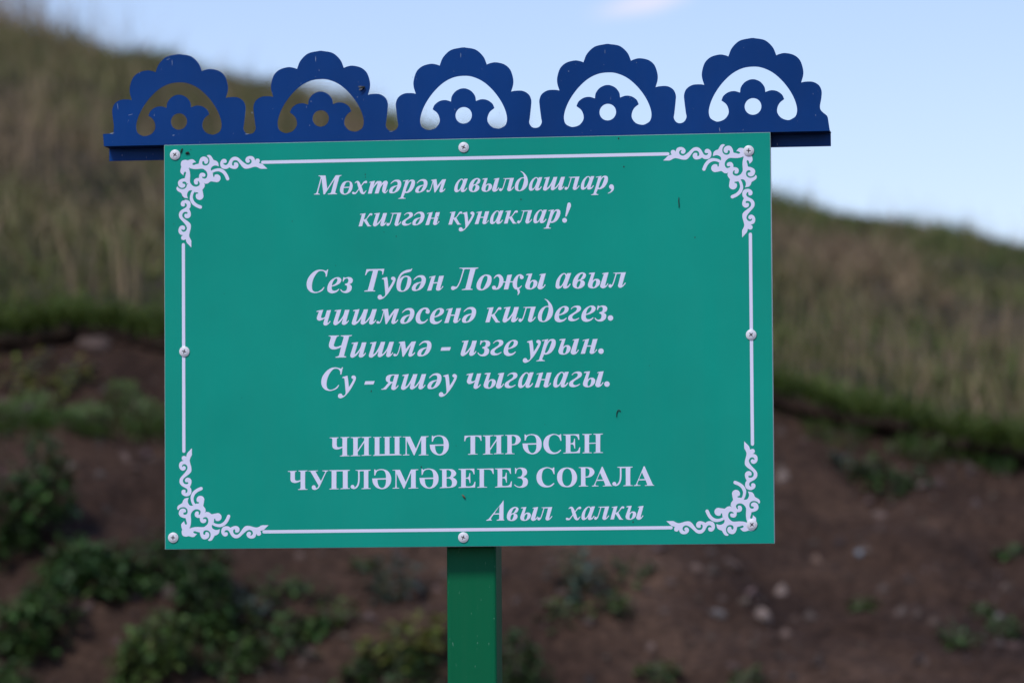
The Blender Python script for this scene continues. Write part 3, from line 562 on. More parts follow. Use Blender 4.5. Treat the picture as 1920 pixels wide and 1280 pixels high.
def blades(s, t, hgt, wid, lean, col, z=None):
    """arrays of blade roots -> vertices, faces, tints; each blade is bent and three segments long"""
    n = len(s)
    x, y = to_world(s, t)
    if z is None: z = height(s, t) - 0.01
    ang = rng.uniform(0, 2 * np.pi, n); la = rng.uniform(0, 2 * np.pi, n)
    wxv, wyv = np.cos(ang) * wid, np.sin(ang) * wid
    lx, ly = np.cos(la) * lean * hgt, np.sin(la) * lean * hgt
    V = np.zeros((n, 8, 3)); k = 0
    for f, wf in ((0, 1.0), (0.4, 0.85), (0.75, 0.55), (1.0, 0.12)):
        cx, cy, cz = x + lx * f * f, y + ly * f * f, z + hgt * f * (1 - 0.25 * lean * f)
        for sg in (-1, 1):
            V[:, k] = np.stack([cx + sg * wxv * wf / 2, cy + sg * wyv * wf / 2, cz], 1); k += 1
    base = (np.arange(n) * 8)[:, None]
    F = np.concatenate([base + np.array([[0, 1, 3, 2]]), base + np.array([[2, 3, 5, 4]]), base + np.array([[4, 5, 7, 6]])], 0)
    return V.reshape(-1, 3), F, np.repeat(col, 8, 0)

GREEN, OLIVE, STRAW, BROWN = np.array([0.078, 0.130, 0.020]), np.array([0.142, 0.142, 0.035]), np.array([0.325, 0.235, 0.135]), np.array([0.240, 0.150, 0.092])
def edge_t(s): return T_EDGE + 0.10 * np.sin(s * 2.1 + 1) + 0.16 * fbm(s * 1.7, s * 0 + 3, 3, 5)
def dryness(s, t):
    d = 0.31 + 1.8 * fbm(s * 1.1 + 5, t * 0.5, 4, 33) - np.where(s > 0, 0.22, 0.10) * np.tanh(s * 1.5)
    d = d + 0.55 * np.exp(-((s - 1.05) / 0.30) ** 2 - ((t - 17.5) / 1.3) ** 2)      # dry pinkish patches on the right
    d = d + 0.5 * np.exp(-((s - 1.40) / 0.28) ** 2 - ((t - 15.6) / 0.9) ** 2)
    d = d + 0.22 * np.exp(-((s + 1.5) / 0.5) ** 2 - ((t - 13.3) / 0.7) ** 2)
    d = d - 0.55 * np.exp(-((t - edge_t(s)) / 0.45) ** 2)                            # green along the broken edge
    d = d - 0.3 * np.clip((t - 19) / 3, 0, 1) * (s > -0.6)
    return np.clip(d, 0, 1)
# the turf hangs over the broken edge of the bank as a thick ragged mat
def overhang(s): return np.clip(0.000 + 0.13 * fbm(s * 4.1 + 40, s * 0 + 8, 4, 51) + 0.016 * np.tanh(s * 2), 0.002, 0.065)
def turf_top(s): return height(s, edge_t(s) + 0.12)
n_s = 420
ss = np.linspace(-4.5, 4.5, n_s)
te_, ov_, zt_ = edge_t(ss), overhang(ss) + 0.012 * rng.normal(0, 1, n_s), turf_top(ss)
prof = [(0.16, 0.004), (0.05, 0.008), (None, -0.004), (None, -0.016), (0.0, -0.032), (0.09, -0.045)]
tv = np.zeros((n_s, len(prof), 3))
for k, (dt, dz) in enumerate(prof):
    t_ = te_ - ov_ * (1.0 if dz > -0.01 else 0.88) if dt is None else te_ + dt
    px_, py_ = to_world(ss, t_)
    tv[:, k] = np.stack([px_, py_, (height(ss, te_ + 0.16) + 0.003 if k == 0 else zt_ + dz + 0.008 * rng.normal(0, 1, n_s) * (k in (2, 3)))], 1)
i0 = (np.arange(n_s - 1) * len(prof))[:, None]
tf = np.concatenate([i0 + np.array([[k, k + len(prof), k + 1 + len(prof), k + 1]]) for k in range(len(prof) - 1)], 0)
turf_me = np_mesh('turf_edge', tv.reshape(-1, 3), tf, False)
ta = turf_me.attributes.new('turf', 'FLOAT', 'POINT')
ta.data.foreach_set('value', np.tile(np.array([1, 1, 0.8, 0.2, 0, 0], np.float32), n_s))
tag(obj('turf_edge', turf_me, bpy.data.materials['soil']), kind='structure')
def lip_grass(n):
    s = rng.uniform(-3.2, 3.2, n); t = edge_t(s) + 0.14 - rng.uniform(0, 1, n) ** 0.8 * (overhang(s) + 0.135)
    col = (GREEN * rng.uniform(0.5, 1.1, (n, 1)) + OLIVE * 0.4 * rng.uniform(0, 1, (n, 1)))
    return blades(s, t, rng.uniform(0.03, 0.12, n), rng.uniform(0.005, 0.009, n), rng.uniform(0.3, 1.9, n), col, turf_top(s) - 0.008)
def grass_field(n, s_rng, t_rng, h_rng, w, dry_boost=0.0, power=1.0):
    s = rng.uniform(*s_rng, n); t = t_rng[0] + (t_rng[1] - t_rng[0]) * rng.uniform(0, 1, n) ** power
    t = np.maximum(t, edge_t(s) + 0.02)
    d = np.clip(dryness(s, t) + rng.normal(0, 0.22, n) + dry_boost, 0, 1)[:, None]
    g = GREEN * (1 - 0.5 * rng.uniform(0, 1, (n, 1))) + OLIVE * 0.5 * rng.uniform(0, 1, (n, 1))
    b = np.where(rng.uniform(0, 1, (n, 1)) < 0.5, STRAW, BROWN)
    col = g * (1 - d) + b * d
    col *= rng.uniform(0.75, 1.25, (n, 1))
    h = rng.uniform(*h_rng, n) * (0.6 + 0.5 * d[:, 0]) * np.clip(0.8 + 2.2 * fbm(s * 3.1, t * 1.9, 3, 91), 0.35, 1.7)
    return blades(s, t, h, np.full(n, w) * rng.uniform(0.6, 1.3, n), rng.uniform(0.2, 1.2, n), col)
def join(parts):
    V, F, C, b = [], [], [], 0
    for v, f, c in parts:
        V.append(v); F.append(f + b); C.append(c); b += len(v)
    return np.concatenate(V), np.concatenate(F), np.concatenate(C)
parts = [
    grass_field(52000, (-3.4, 3.4), (12.0, 24.0), (0.07, 0.17), 0.008, power=1.15),
    grass_field(30000, (-9, 9), (12.0, 26.0), (0.07, 0.17), 0.012),
    grass_field(7000, (-3.0, 3.0), (12.0, 12.5), (0.04, 0.10), 0.008, -0.2),
    lip_grass(14000),
]
v_, f_, c_ = join(parts)
tag(obj('grass', np_mesh('grass', v_, f_, False, c_), GRASS_MAT), 'short green and brown grass covering the slope above the bare bank', 'grass', kind='stuff')
# tall dry stalks, thickest on the left and along the brow
parts = []
for n, s_r, t_r, h_r in ((1400, (-2.4, -0.4), (12.3, 16.5), (0.20, 0.42)), (1300, (-3.6, -1.55), (20.8, 22.8), (0.16, 0.42)), (800, (0.5, 2.6), (12.3, 15.5), (0.14, 0.30)), (260, (-0.7, 3.4), (20.5, 22.4), (0.07, 0.15)), (700, (-3, 3), (15, 21), (0.12, 0.28))):
    s = rng.uniform(*s_r, n); t = rng.uniform(*t_r, n)
    w = fbm(s * 1.6, t * 0.8, 3, 71) > -0.06
    s, t = s[w], t[w]; k = len(s)
    col = STRAW * rng.uniform(0.6, 1.25, (k, 1)) * np.array([1.0, 0.97, 0.95])
    parts.append(blades(s, t, rng.uniform(*h_r, k), rng.uniform(0.003, 0.006, k), rng.uniform(0.05, 0.45, k), col))
v_, f_, c_ = join(parts)
tag(obj('dry_stalks', np_mesh('dry_stalks', v_, f_, False, c_), GRASS_MAT), 'tall pale dry grass stalks standing among the green grass on the slope', 'dry grass', kind='stuff')

# ------------------------------------------------------------------ the sign
M_FILM = paint('teal_film', (0.0015, 0.318, 0.225), 0.36, var=0.07, bump=0.03, spec=0.14, streaks=0.018)
M_WHITE = paint('white_print', (0.80, 0.79, 0.94), 0.38, var=0.03, bump=0.02, spec=0.14)
M_EDGE = paint('panel_edge', (0.42, 0.50, 0.50), 0.4, var=0.1)
M_FRAME = paint('frame_metal', (0.42, 0.46, 0.47), 0.32, wear=(0.6, 0.6, 0.6), wear_amt=0.62, scratch_scale=(200, 200, 60))
M_BLUE = paint('blue_enamel', (0.003, 0.045, 0.195), 0.36, wear=(0.30, 0.34, 0.42), wear_amt=0.725, scratch_scale=(330, 330, 150), var=0.14, spec=0.10, streaks=0.015)
M_CUT = paint('cut_edge', (0.045, 0.085, 0.20), 0.4, wear=(0.42, 0.46, 0.52), wear_amt=0.56, scratch_scale=(120, 120, 120), spec=0.3)
M_POST = paint('green_enamel', (0.002, 0.128, 0.050), 0.30, wear=(0.16, 0.33, 0.24), wear_amt=0.70, scratch_scale=(420, 420, 110), var=0.05, bump=0.12, spec=0.08, streaks=0.02)
M_SCREW = paint('screw_paint', (0.76, 0.75, 0.77), 0.36, wear=(0.35, 0.30, 0.27), wear_amt=0.66, scratch_scale=(300, 300, 300), var=0.08)
M_SLOT = paint('screw_recess', (0.05, 0.045, 0.05), 0.5)
M_DIRT = paint('dirt', (0.018, 0.020, 0.016), 0.8, var=0.3)
PW, PH = 0.700, 0.4653

post_x = (-0.0274, 0.0298)
sign = empty('information_sign', (0, 0.05, 0))
tag(sign, 'teal information sign with white lettering and a blue fretwork crest on a green post', 'sign')
def part(name, me, mat, parent=None):
    o = obj(name, me, mat, parent or sign)
    if parent is None: o.location = -Vector(sign.location)
    return o
def at_panel(x, y, z): return (x / 1000, y / 1000, PANEL_Z + z / 1000)

# backing sheet, printed film, hollow frame behind it
bm = bmesh.new(); bm_box(bm, (-PW / 2, 0.0, PANEL_Z - PH / 2), (PW / 2, 0.003, PANEL_Z + PH / 2), 0.0003, 1)
panel = part('panel', bm_mesh('panel', bm), M_EDGE)
e = 0.0005
film = part('printed_film', mesh_from('printed_film', [(-PW / 2 + e, -0.00015, PANEL_Z - PH / 2 + e), (PW / 2 - e, -0.00015, PANEL_Z - PH / 2 + e), (PW / 2 - e, -0.00015, PANEL_Z + PH / 2 - e), (-PW / 2 + e, -0.00015, PANEL_Z + PH / 2 - e)], [(0, 1, 2, 3)]), M_FILM, panel)
bm = bmesh.new()
i_, d0, d1, w = 0.0012, 0.0032, 0.0228, 0.025
x0, x1, z0, z1 = -PW / 2 + i_, PW / 2 - i_, PANEL_Z - PH / 2 + i_, PANEL_Z + PH / 2 - 0.004
bm_box(bm, (x0, d0, z0), (x0 + w, d1, z1), 0.001, 1)
bm_box(bm, (x1 - w, d0, z0), (x1, d1, z1), 0.001, 1)
bm_box(bm, (x0 + w, d0 + 0.0003, z0), (x1 - w, d1 - 0.0003, z0 + w), 0.001, 1)
bm_box(bm, (x0 + w, d0 + 0.0003, z1 - w), (x1 - w, d1 - 0.0003, z1), 0.001, 1)
part('frame', bm_mesh('frame', bm), M_FRAME)

# post
bm = bmesh.new()
bm_box(bm, (post_x[0], 0.0235, -0.25), (post_x[1], 0.0725, PANEL_Z + PH / 2 - 0.03), 0.0035, 3)
part('post', bm_mesh('post', bm), M_POST)

# lettering
glyph_cache = {}
def glyph(nm):
    if nm not in glyph_cache: glyph_cache[nm] = fill(decode(GLYPHS[nm]))
    return glyph_cache[nm]
for base, sc, items in TEXT_LINES:
    pieces = []
    for it in items.split(' '):
        nm, x = it.rsplit(':', 1)
        V, F = glyph(nm)
        pieces.append((V * sc + np.array([float(x), base]), F))
    part('text_line', flat_mesh('text_line', pieces, -0.0003, PANEL_Z), M_WHITE)

# border rules and corner ornaments
BCX, BCY, HX, HY = -0.75, -1.55, 326.85, 211.85
def rule(x0, y0, x1, y1): return fill([(stroke_ring([(x0, y0, 3.7), ((x0 + x1) / 2, (y0 + y1) / 2, 3.7), (x1, y1, 3.7)]), False)])
for sgn in (1, -1):
    part('border_line', flat_mesh('border_line', [rule(BCX - 233.8, BCY + sgn * HY, BCX + 233.8, BCY + sgn * HY)], -0.0003, PANEL_Z), M_WHITE)
    part('border_line', flat_mesh('border_line', [rule(BCX + sgn * HX, BCY - 118.7, BCX + sgn * HX, BCY + 118.7)], -0.0003, PANEL_Z), M_WHITE)
half = decode(ORNAMENT)
rings = []
for ring, h in half:
    rings.append((ring, h))
    rings.append((np.stack([-ring[:, 1], -ring[:, 0]], 1), h))
OV, OF = fill(rings)
bx, by = BALL[0] - BCX, BALL[1] - BCY
for sx in (-1, 1):
    for sy in (-1, 1):
        V = OV * np.array([-sx, sy]) + np.array([BCX - sx * bx, BCY + sy * by])
        F = OF if sx * sy < 0 else OF[:, ::-1]
        part('corner_ornament', flat_mesh('corner_ornament', [(V, F)], -0.0003, PANEL_Z), M_WHITE)

# screws
def lathe(bm, prof, n=28, cap=True):
    rows = []
    for r, y in prof:
        rows.append([bm.verts.new((r * math.cos(2 * math.pi * i / n), y, r * math.sin(2 * math.pi * i / n))) for i in range(n)])
    for a, b in zip(rows, rows[1:]):
        for i in range(n): bm.faces.new((a[i], a[(i + 1) % n], b[(i + 1) % n], b[i]))
    if cap: bm.faces.new(rows[-1])
bm = bmesh.new()
lathe(bm, [(6.0e-3, -0.0003), (6.0e-3, -0.0011)], cap=False)
lathe(bm, [(6.0e-3, -0.0011), (5.8e-3, -0.0013), (4.4e-3, -0.0015)], cap=False)
lathe(bm, [(4.4e-3, -0.0015), (4.35e-3, -0.0017)], cap=False)
lathe(bm, [(4.35e-3, -0.0017), (4.0e-3, -0.00188), (3.2e-3, -0.0020), (2.0e-3, -0.0021), (0.4e-3, -0.0021)])
screw_me = bm_mesh('screw', bm, True); screw_me.materials.append(M_SCREW)
cross = fill([(stroke_ring([(-2.3, 0, 0.8), (-0.8, 0, 1.2), (0, 0, 1.5), (0.8, 0, 1.2), (2.3, 0, 0.8)]), False), (stroke_ring([(0, -2.3, 0.8), (0, -0.8, 1.2), (0, 0, 1.5), (0, 0.8, 1.2), (0, 2.3, 0.8)]), False)])
slot_me = flat_mesh('recess', [cross], -0.00222); slot_me.materials.append(M_SLOT)
for i, (x, z, rot) in enumerate([(-337.0, 221.0, 38), (-1.1, 222.6, 25), (325.2, 212.0, 5), (-326.6, -5.9, 15), (325.9, 3.3, 50), (-340.2, -219.1, 4), (-4.2, -222.1, 22), (324.7, -210.9, 42)]):
    o = bpy.data.objects.new('screw', screw_me); COL.objects.link(o); o.parent = sign
    o.location = Vector(at_panel(x, 0, z)) - Vector(sign.location)
    o.rotation_euler = (0, R(rot), 0)
    c = bpy.data.objects.new('recess', slot_me); COL.objects.link(c); c.parent = o

# fretwork crest: one cut and folded steel sheet
def pts_of(s): return [tuple(float(v) for v in t.rstrip('!').split(',')) + (1 if t.endswith('!') else 0,) for t in s[1:].split(' ')]
LIFT = 2.9
MC, MP = -1.2, 165.75
hp = pts_of(CREST_HALF); ap = pts_of(CREST_ARCH)
BASE = 232.75
mirror = lambda q: [(-x, y, c) for x, y, c in q[::-1]]
outline = [(417.3, BASE, 1), (415.2, 245.0, 1)]
holes = []
for j in range(2, -3, -1):
    cx = MC + MP * j
    right = [(x + cx, y, c) for x, y, c in mirror(hp)][::-1]     # from the gap on the right up to the top
    left = [(x + cx, y, c) for x, y, c in hp][::-1]             # from the top down to the gap on the left
    if j == 2:
        right = right[2:]; right = [(414.4, 246.9, 1)] + right[1:]
    if j == -2:
        left = left[:-3] + [(-410.2, 246.6, 0), (-412.2, 247.2, 1), (-421.9, 246.8, 1)]
    outline += right[:-1] + left[:-1] if j != -2 else right[:-1] + left
    arch = [(x + cx, y, c) for x, y, c in ap] + [(x + cx, y, c) for x, y, c in mirror(ap)]
    holes += [(smooth_ring(arch[:-1], 6), True), (disc_ring(cx + 0.2, 259.4, 9.5, 40), True)]
outline.append((-420.8, BASE, 1))
V, F = fill([(smooth_ring(outline, 6), False)] + holes)
lift = np.clip((V[:, 0] - 150) / 150, 0, 1)                        # the right-hand end of the sheet is bent up a little
V[:, 1] += LIFT * lift * lift * (3 - 2 * lift) * np.clip((V[:, 1] - BASE) / 12, 0, 1)
fret = part('crest_board', flat_mesh('crest_board', [(V, F)], 0.0, PANEL_Z), M_BLUE)
so = fret.modifiers.new('sheet', 'SOLIDIFY'); so.thickness = 0.0010; so.offset = -1
fret.data.materials.append(M_CUT); so.material_offset_rim = 1          # bare, worn cut edge of the sheet
bm = bmesh.new()
bm_box(bm, (-0.4208, 0.0012, PANEL_Z + 0.2328), (0.4170, 0.0270, PANEL_Z + 0.2340))
bm_box(bm, (-0.4203, 0.0258, PANEL_Z + 0.2180), (0.4166, 0.0270, PANEL_Z + 0.2327))
part('rear_flange', bm_mesh('rear_flange', bm), M_BLUE, fret)

# scratches through the blue paint, most of them at the tips of the scallops
pieces = []
for x, z, dx, dz, w_ in [(-340.5, 331, 0.2, -6.5, 0.5), (-343, 332.6, -4, -1.6, 0.5), (-172.5, 331, 0.1, -6, 0.6), (-168.5, 316, 0.2, -2, 0.5), (-4.0, 331, 0.1, -5, 0.5), (162, 331, 0.1, -4.5, 0.4), (-392, 268, 5, 1.2, 0.4), (-340, 243.5, 2.4, 0.4, 0.7), (-255, 243.2, 4.5, 0.2, 0.7), (-247, 269, 0.2, -2.4, 0.6), (-87, 242.6, 4, 0.3, 0.6), (-180, 251.5, 0.8, 0.6, 0.7), (-142, 259, 0.3, -1.4, 0.5), (-405, 282, 1.0, -7, 0.4), (292, 239, 0.6, -4.4, 0.7), (-413.5, 247.2, 4, 0.6, 0.8), (40, 262, 0.4, -2, 0.4), (-60, 305, 0.6, -1.6, 0.4)]:
    pieces.append(fill([(stroke_ring([(x, z, w_ * 0.5), (x + dx / 2 + 0.1, z + dz / 2, w_), (x + dx, z + dz, w_ * 0.4)]), False)]))
M_BARE = paint('bare_metal', (0.26, 0.32, 0.42), 0.45, var=0.3)
tag(part('paint_wear', flat_mesh('paint_wear', pieces, -0.00015, PANEL_Z), M_BARE, fret), kind='stuff')

# dirt specks on the film
pieces = []
for x, z, r in [(-323, 222, 0.9), (-318.5, 226.5, 0.5), (-33.9, 149.6, 0.55), (-31.5, 143.4, 0.5), (-29.7, 140.0, 0.6), (-115.2, 194, 0.6), (-115, 190.6, 0.4), (64.5, 161.7, 0.7), (-109.6, -54.4, 0.7), (-79.7, 122.3, 0.5), (182.8, 196.6, 0.7), (189.8, -206.6, 0.7), (-52.2, -141.5, 0.7), (-200.4, 141.7, 0.4), (-93.9, 127.4, 0.4), (-328, 171.8, 0.6), (-326.8, 168.7, 0.5), (177, 229, 0.8), (-338.7, 141, 0.4), (263.1, 114.8, 0.6), (-322.5, 187, 0.4), (-12, -118, 0.35), (150, 20, 0.3), (-260, -60, 0.3), (90, -95, 0.3), (210, -30, 0.35), (-150, 90, 0.3), (-280, 60, 0.3)]:
    k = 9; r *= 1.35
    ring = np.array([(x + r * 0.8 * random.uniform(0.6, 1.2) * math.cos(2 * math.pi * j / k), z + r * random.uniform(0.7, 1.4) * math.sin(2 * math.pi * j / k)) for j in range(k)])
    pieces.append(fill([(ring, False)]))
tag(part('dirt_specks', flat_mesh('dirt_specks', pieces, -0.0004, PANEL_Z), M_DIRT), kind='stuff')

# ------------------------------------------------------------------ small things resting on the sign
def tube(bm, path, rad, n=8):
    rows = []
    P = [Vector(p) for p in path]
    for i, p in enumerate(P):
        d = (P[min(i + 1, len(P) - 1)] - P[max(i - 1, 0)]).normalized()
        a = d.cross(Vector((0, 1, 0.013))).normalized(); b = d.cross(a).normalized()
        r = rad[i] if isinstance(rad, (list, tuple)) else rad
        rows.append([bm.verts.new(p + a * r * math.cos(2 * math.pi * j / n) + b * r * math.sin(2 * math.pi * j / n)) for j in range(n)])
    for a, b in zip(rows, rows[1:]):
        for j in range(n): bm.faces.new((a[j], a[(j + 1) % n], b[(j + 1) % n], b[j]))
    bm.faces.new(rows[0][::-1]); bm.faces.new(rows[-1])
def on_sign(name, x, z, y, path, rad, mat, label, cat):
    bm = bmesh.new(); tube(bm, [(a / 1000, b / 1000, c / 1000) for a, b, c in path], [r / 1000 for r in rad])
    return tag(obj(name, bm_mesh(name, bm, True), mat, None, at_panel(x, y, z)), label, cat)
M_STRAW = paint('dry_husk', (0.16, 0.10, 0.05), 0.7, var=0.3)
M_WING = paint('wing', (0.10, 0.10, 0.11), 0.3)
on_sign('curled_stalk', 174.4, -83.7, -0.9, [(-2.2, 0, -4.0), (-2.0, 0, 0.5), (-1.0, 0, 3.4), (0.6, -0.2, 3.9), (2.0, -0.2, 3.0), (2.4, 0, 1.8)], [0.35, 0.45, 0.45, 0.45, 0.45, 0.3], M_DIRT, 'dark hooked bit of dry stalk stuck to the lower right of the teal panel', 'plant bit')
on_sign('straight_stalk', 245.2, 154.6, -0.9, [(0.1, 0, 5.8), (-0.2, 0, 2), (0.1, 0, -2), (0.2, 0, -6.0)], [0.35, 0.5, 0.5, 0.3], M_DIRT, 'thin straight dark bit of stalk stuck upright on the upper right of the teal panel', 'plant bit')
on_sign('seed_husk', -3.3, -175.8, -1.3, [(-2.2, 0, 2.3), (-0.8, -0.2, 1.0), (0.6, -0.2, -0.6), (1.8, 0, -2.4)], [0.3, 0.9, 0.95, 0.3], M_STRAW, 'small brown seed husk stuck under the lower line of capital letters', 'seed husk')
on_sign('dead_gnat', -322.6, 222.6, -1.2, [(-2.2, 0, -0.6), (-0.8, 0, 0.3), (1.0, 0, 0.6), (2.6, 0, -0.8)], [0.5, 1.2, 1.3, 0.4], M_DIRT, 'small dark dead insect stuck above the upper left corner ornament', 'insect')
on_sign('spider_remains', -329.6, 224.8, -1.0, [(-0.9, 0, -2.4), (-0.2, 0, 0), (0.6, 0, 2.2), (1.6, 0, 3.4)], [0.3, 0.9, 0.8, 0.2], M_DIRT, 'small dark insect remains beside the upper left screw', 'insect')
fly = empty('fly', at_panel(-117.8, -1.9, 293.6))
tag(fly, 'black fly sitting on the second scalloped arch of the blue crest', 'fly')
fly.rotation_euler = (0, R(-12), 0)
bm = bmesh.new(); tube(bm, [(-0.0034, 0, 0), (-0.0024, 0, 0.0002), (-0.0004, -0.0003, 0.0002), (0.0012, -0.0004, 0), (0.0020, 0, 0), (0.0032, 0, -0.0002)], [0.0005, 0.0013, 0.0018, 0.0014, 0.0013, 0.0005], 10)
obj('body', bm_mesh('body', bm, True), M_DIRT, fly)
for sg in (-1, 1):
    ring = smooth_ring([(0.6, sg * 0.6, 0), (-1.5, sg * 2.4, 0), (-4.3, sg * 2.2, 0), (-3.2, sg * 0.7, 0)])
    V, F = fill([(ring, False)])
    o = obj('wing', flat_mesh('wing', [(V, F)], -0.0016), M_WING, fly)
    so = o.modifiers.new('skin', 'SOLIDIFY'); so.thickness = 0.0001

# ------------------------------------------------------------------ weeds and stones on the bare bank
LEAF_MAT = leaf_material('weed_leaves', 0.5, 0.4)
STEM_MAT = paint('weed_stem', (0.06, 0.075, 0.03), 0.7)
LEAFC = {'dark': (0.040, 0.082, 0.020), 'mid': (0.058, 0.112, 0.027), 'bright': (0.075, 0.125, 0.026), 'yellow': (0.16, 0.17, 0.035), 'blue': (0.055, 0.085, 0.06)}
def weed(name, u, v, w_px, h_px, kind, leaves, leaf_len, label, cat='weed', group=None, spiky=False):
    """a rooted plant: leaves spread over a low dome of short stems"""
    s, t = on_bank(u, v)
    x, y = to_world(s, t); z = float(height(s, t))
    rx, hh = w_px / 2 / FPX * t, h_px / FPX * t
    root = empty(name, (float(x), float(y), z - 0.01))
    tag(root, label, cat, group)
    k = int(leaves * (1.5 if leaves > 200 and not spiky else 1.15))
    th = rng.uniform(0, 2 * np.pi, k); rr = np.sqrt(rng.uniform(0, 1, k)) * rx
    lump = 0.65 + 0.7 * rng.uniform(0, 1, 7)
    sect = lump[(th / (2 * np.pi) * 7).astype(int) % 7]
    rr = rr * sect
    px, py = rr * np.cos(th), rr * np.sin(th) * 0.8
    ground = height(s + px * RT[0], t + py) - z
    pz = 0.01 + ground + hh * rng.uniform(0.15, 1, k) * np.sqrt(np.maximum(0.05, 1 - (rr / (rx * 1.35)) ** 2)) * sect
    L = leaf_len * rng.uniform(0.5, 1.3, k); W = L * (0.12 if spiky else rng.uniform(0.38, 0.62, k))
    out = th + rng.normal(0, 0.7, k); tilt = rng.uniform(0.6, 1.4, k) if spiky else rng.uniform(-0.5, 0.8, k)
    dx, dy, dz = np.cos(out) * np.cos(tilt), np.sin(out) * np.cos(tilt), np.sin(tilt)
    sx, sy = -np.sin(out), np.cos(out)
    V = np.zeros((k, 8, 3)); q = 0
    for f, wf, sag in ((0, 0.12, 0), (0.33, 0.9, 0.05), (0.7, 0.8, -0.02), (1.0, 0.06, -0.2)):
        c = np.stack([px + dx * L * f, py + dy * L * f, pz + dz * L * f + sag * L], 1)
        for sg in (-1, 1):
            V[:, q] = c + np.stack([sx, sy, 0 * sx], 1) * (sg * W * wf / 2)[:, None]; q += 1
    base = (np.arange(k) * 8)[:, None]
    F = np.concatenate([base + np.array([[0, 1, 3, 2]]), base + np.array([[2, 3, 5, 4]]), base + np.array([[4, 5, 7, 6]])], 0)
    col = np.array(LEAFC[kind]) * rng.uniform(0.6, 1.45, (k, 1)) * (1 + rng.normal(0, 0.08, (k, 3)))
    obj('leaves', np_mesh('leaves', V.reshape(-1, 3), F, False, np.repeat(np.clip(col, 0.004, 1), 8, 0)), LEAF_MAT, root)
    bm = bmesh.new()
    for i in range(0, k, max(1, k // 14)):
        a = Vector((px[i] * 0.25, py[i] * 0.25, float(ground[i]) * 0.25 - 0.005)); b = Vector((px[i], py[i], pz[i]))
        mid = (a + b) / 2 + Vector((0, 0, 0.15 * (b - a).length))
        tube(bm, [a, mid, b], [0.0028, 0.0022, 0.0014], 5)
    obj('stems', bm_mesh('stems', bm, True), STEM_MAT, root)
    return root
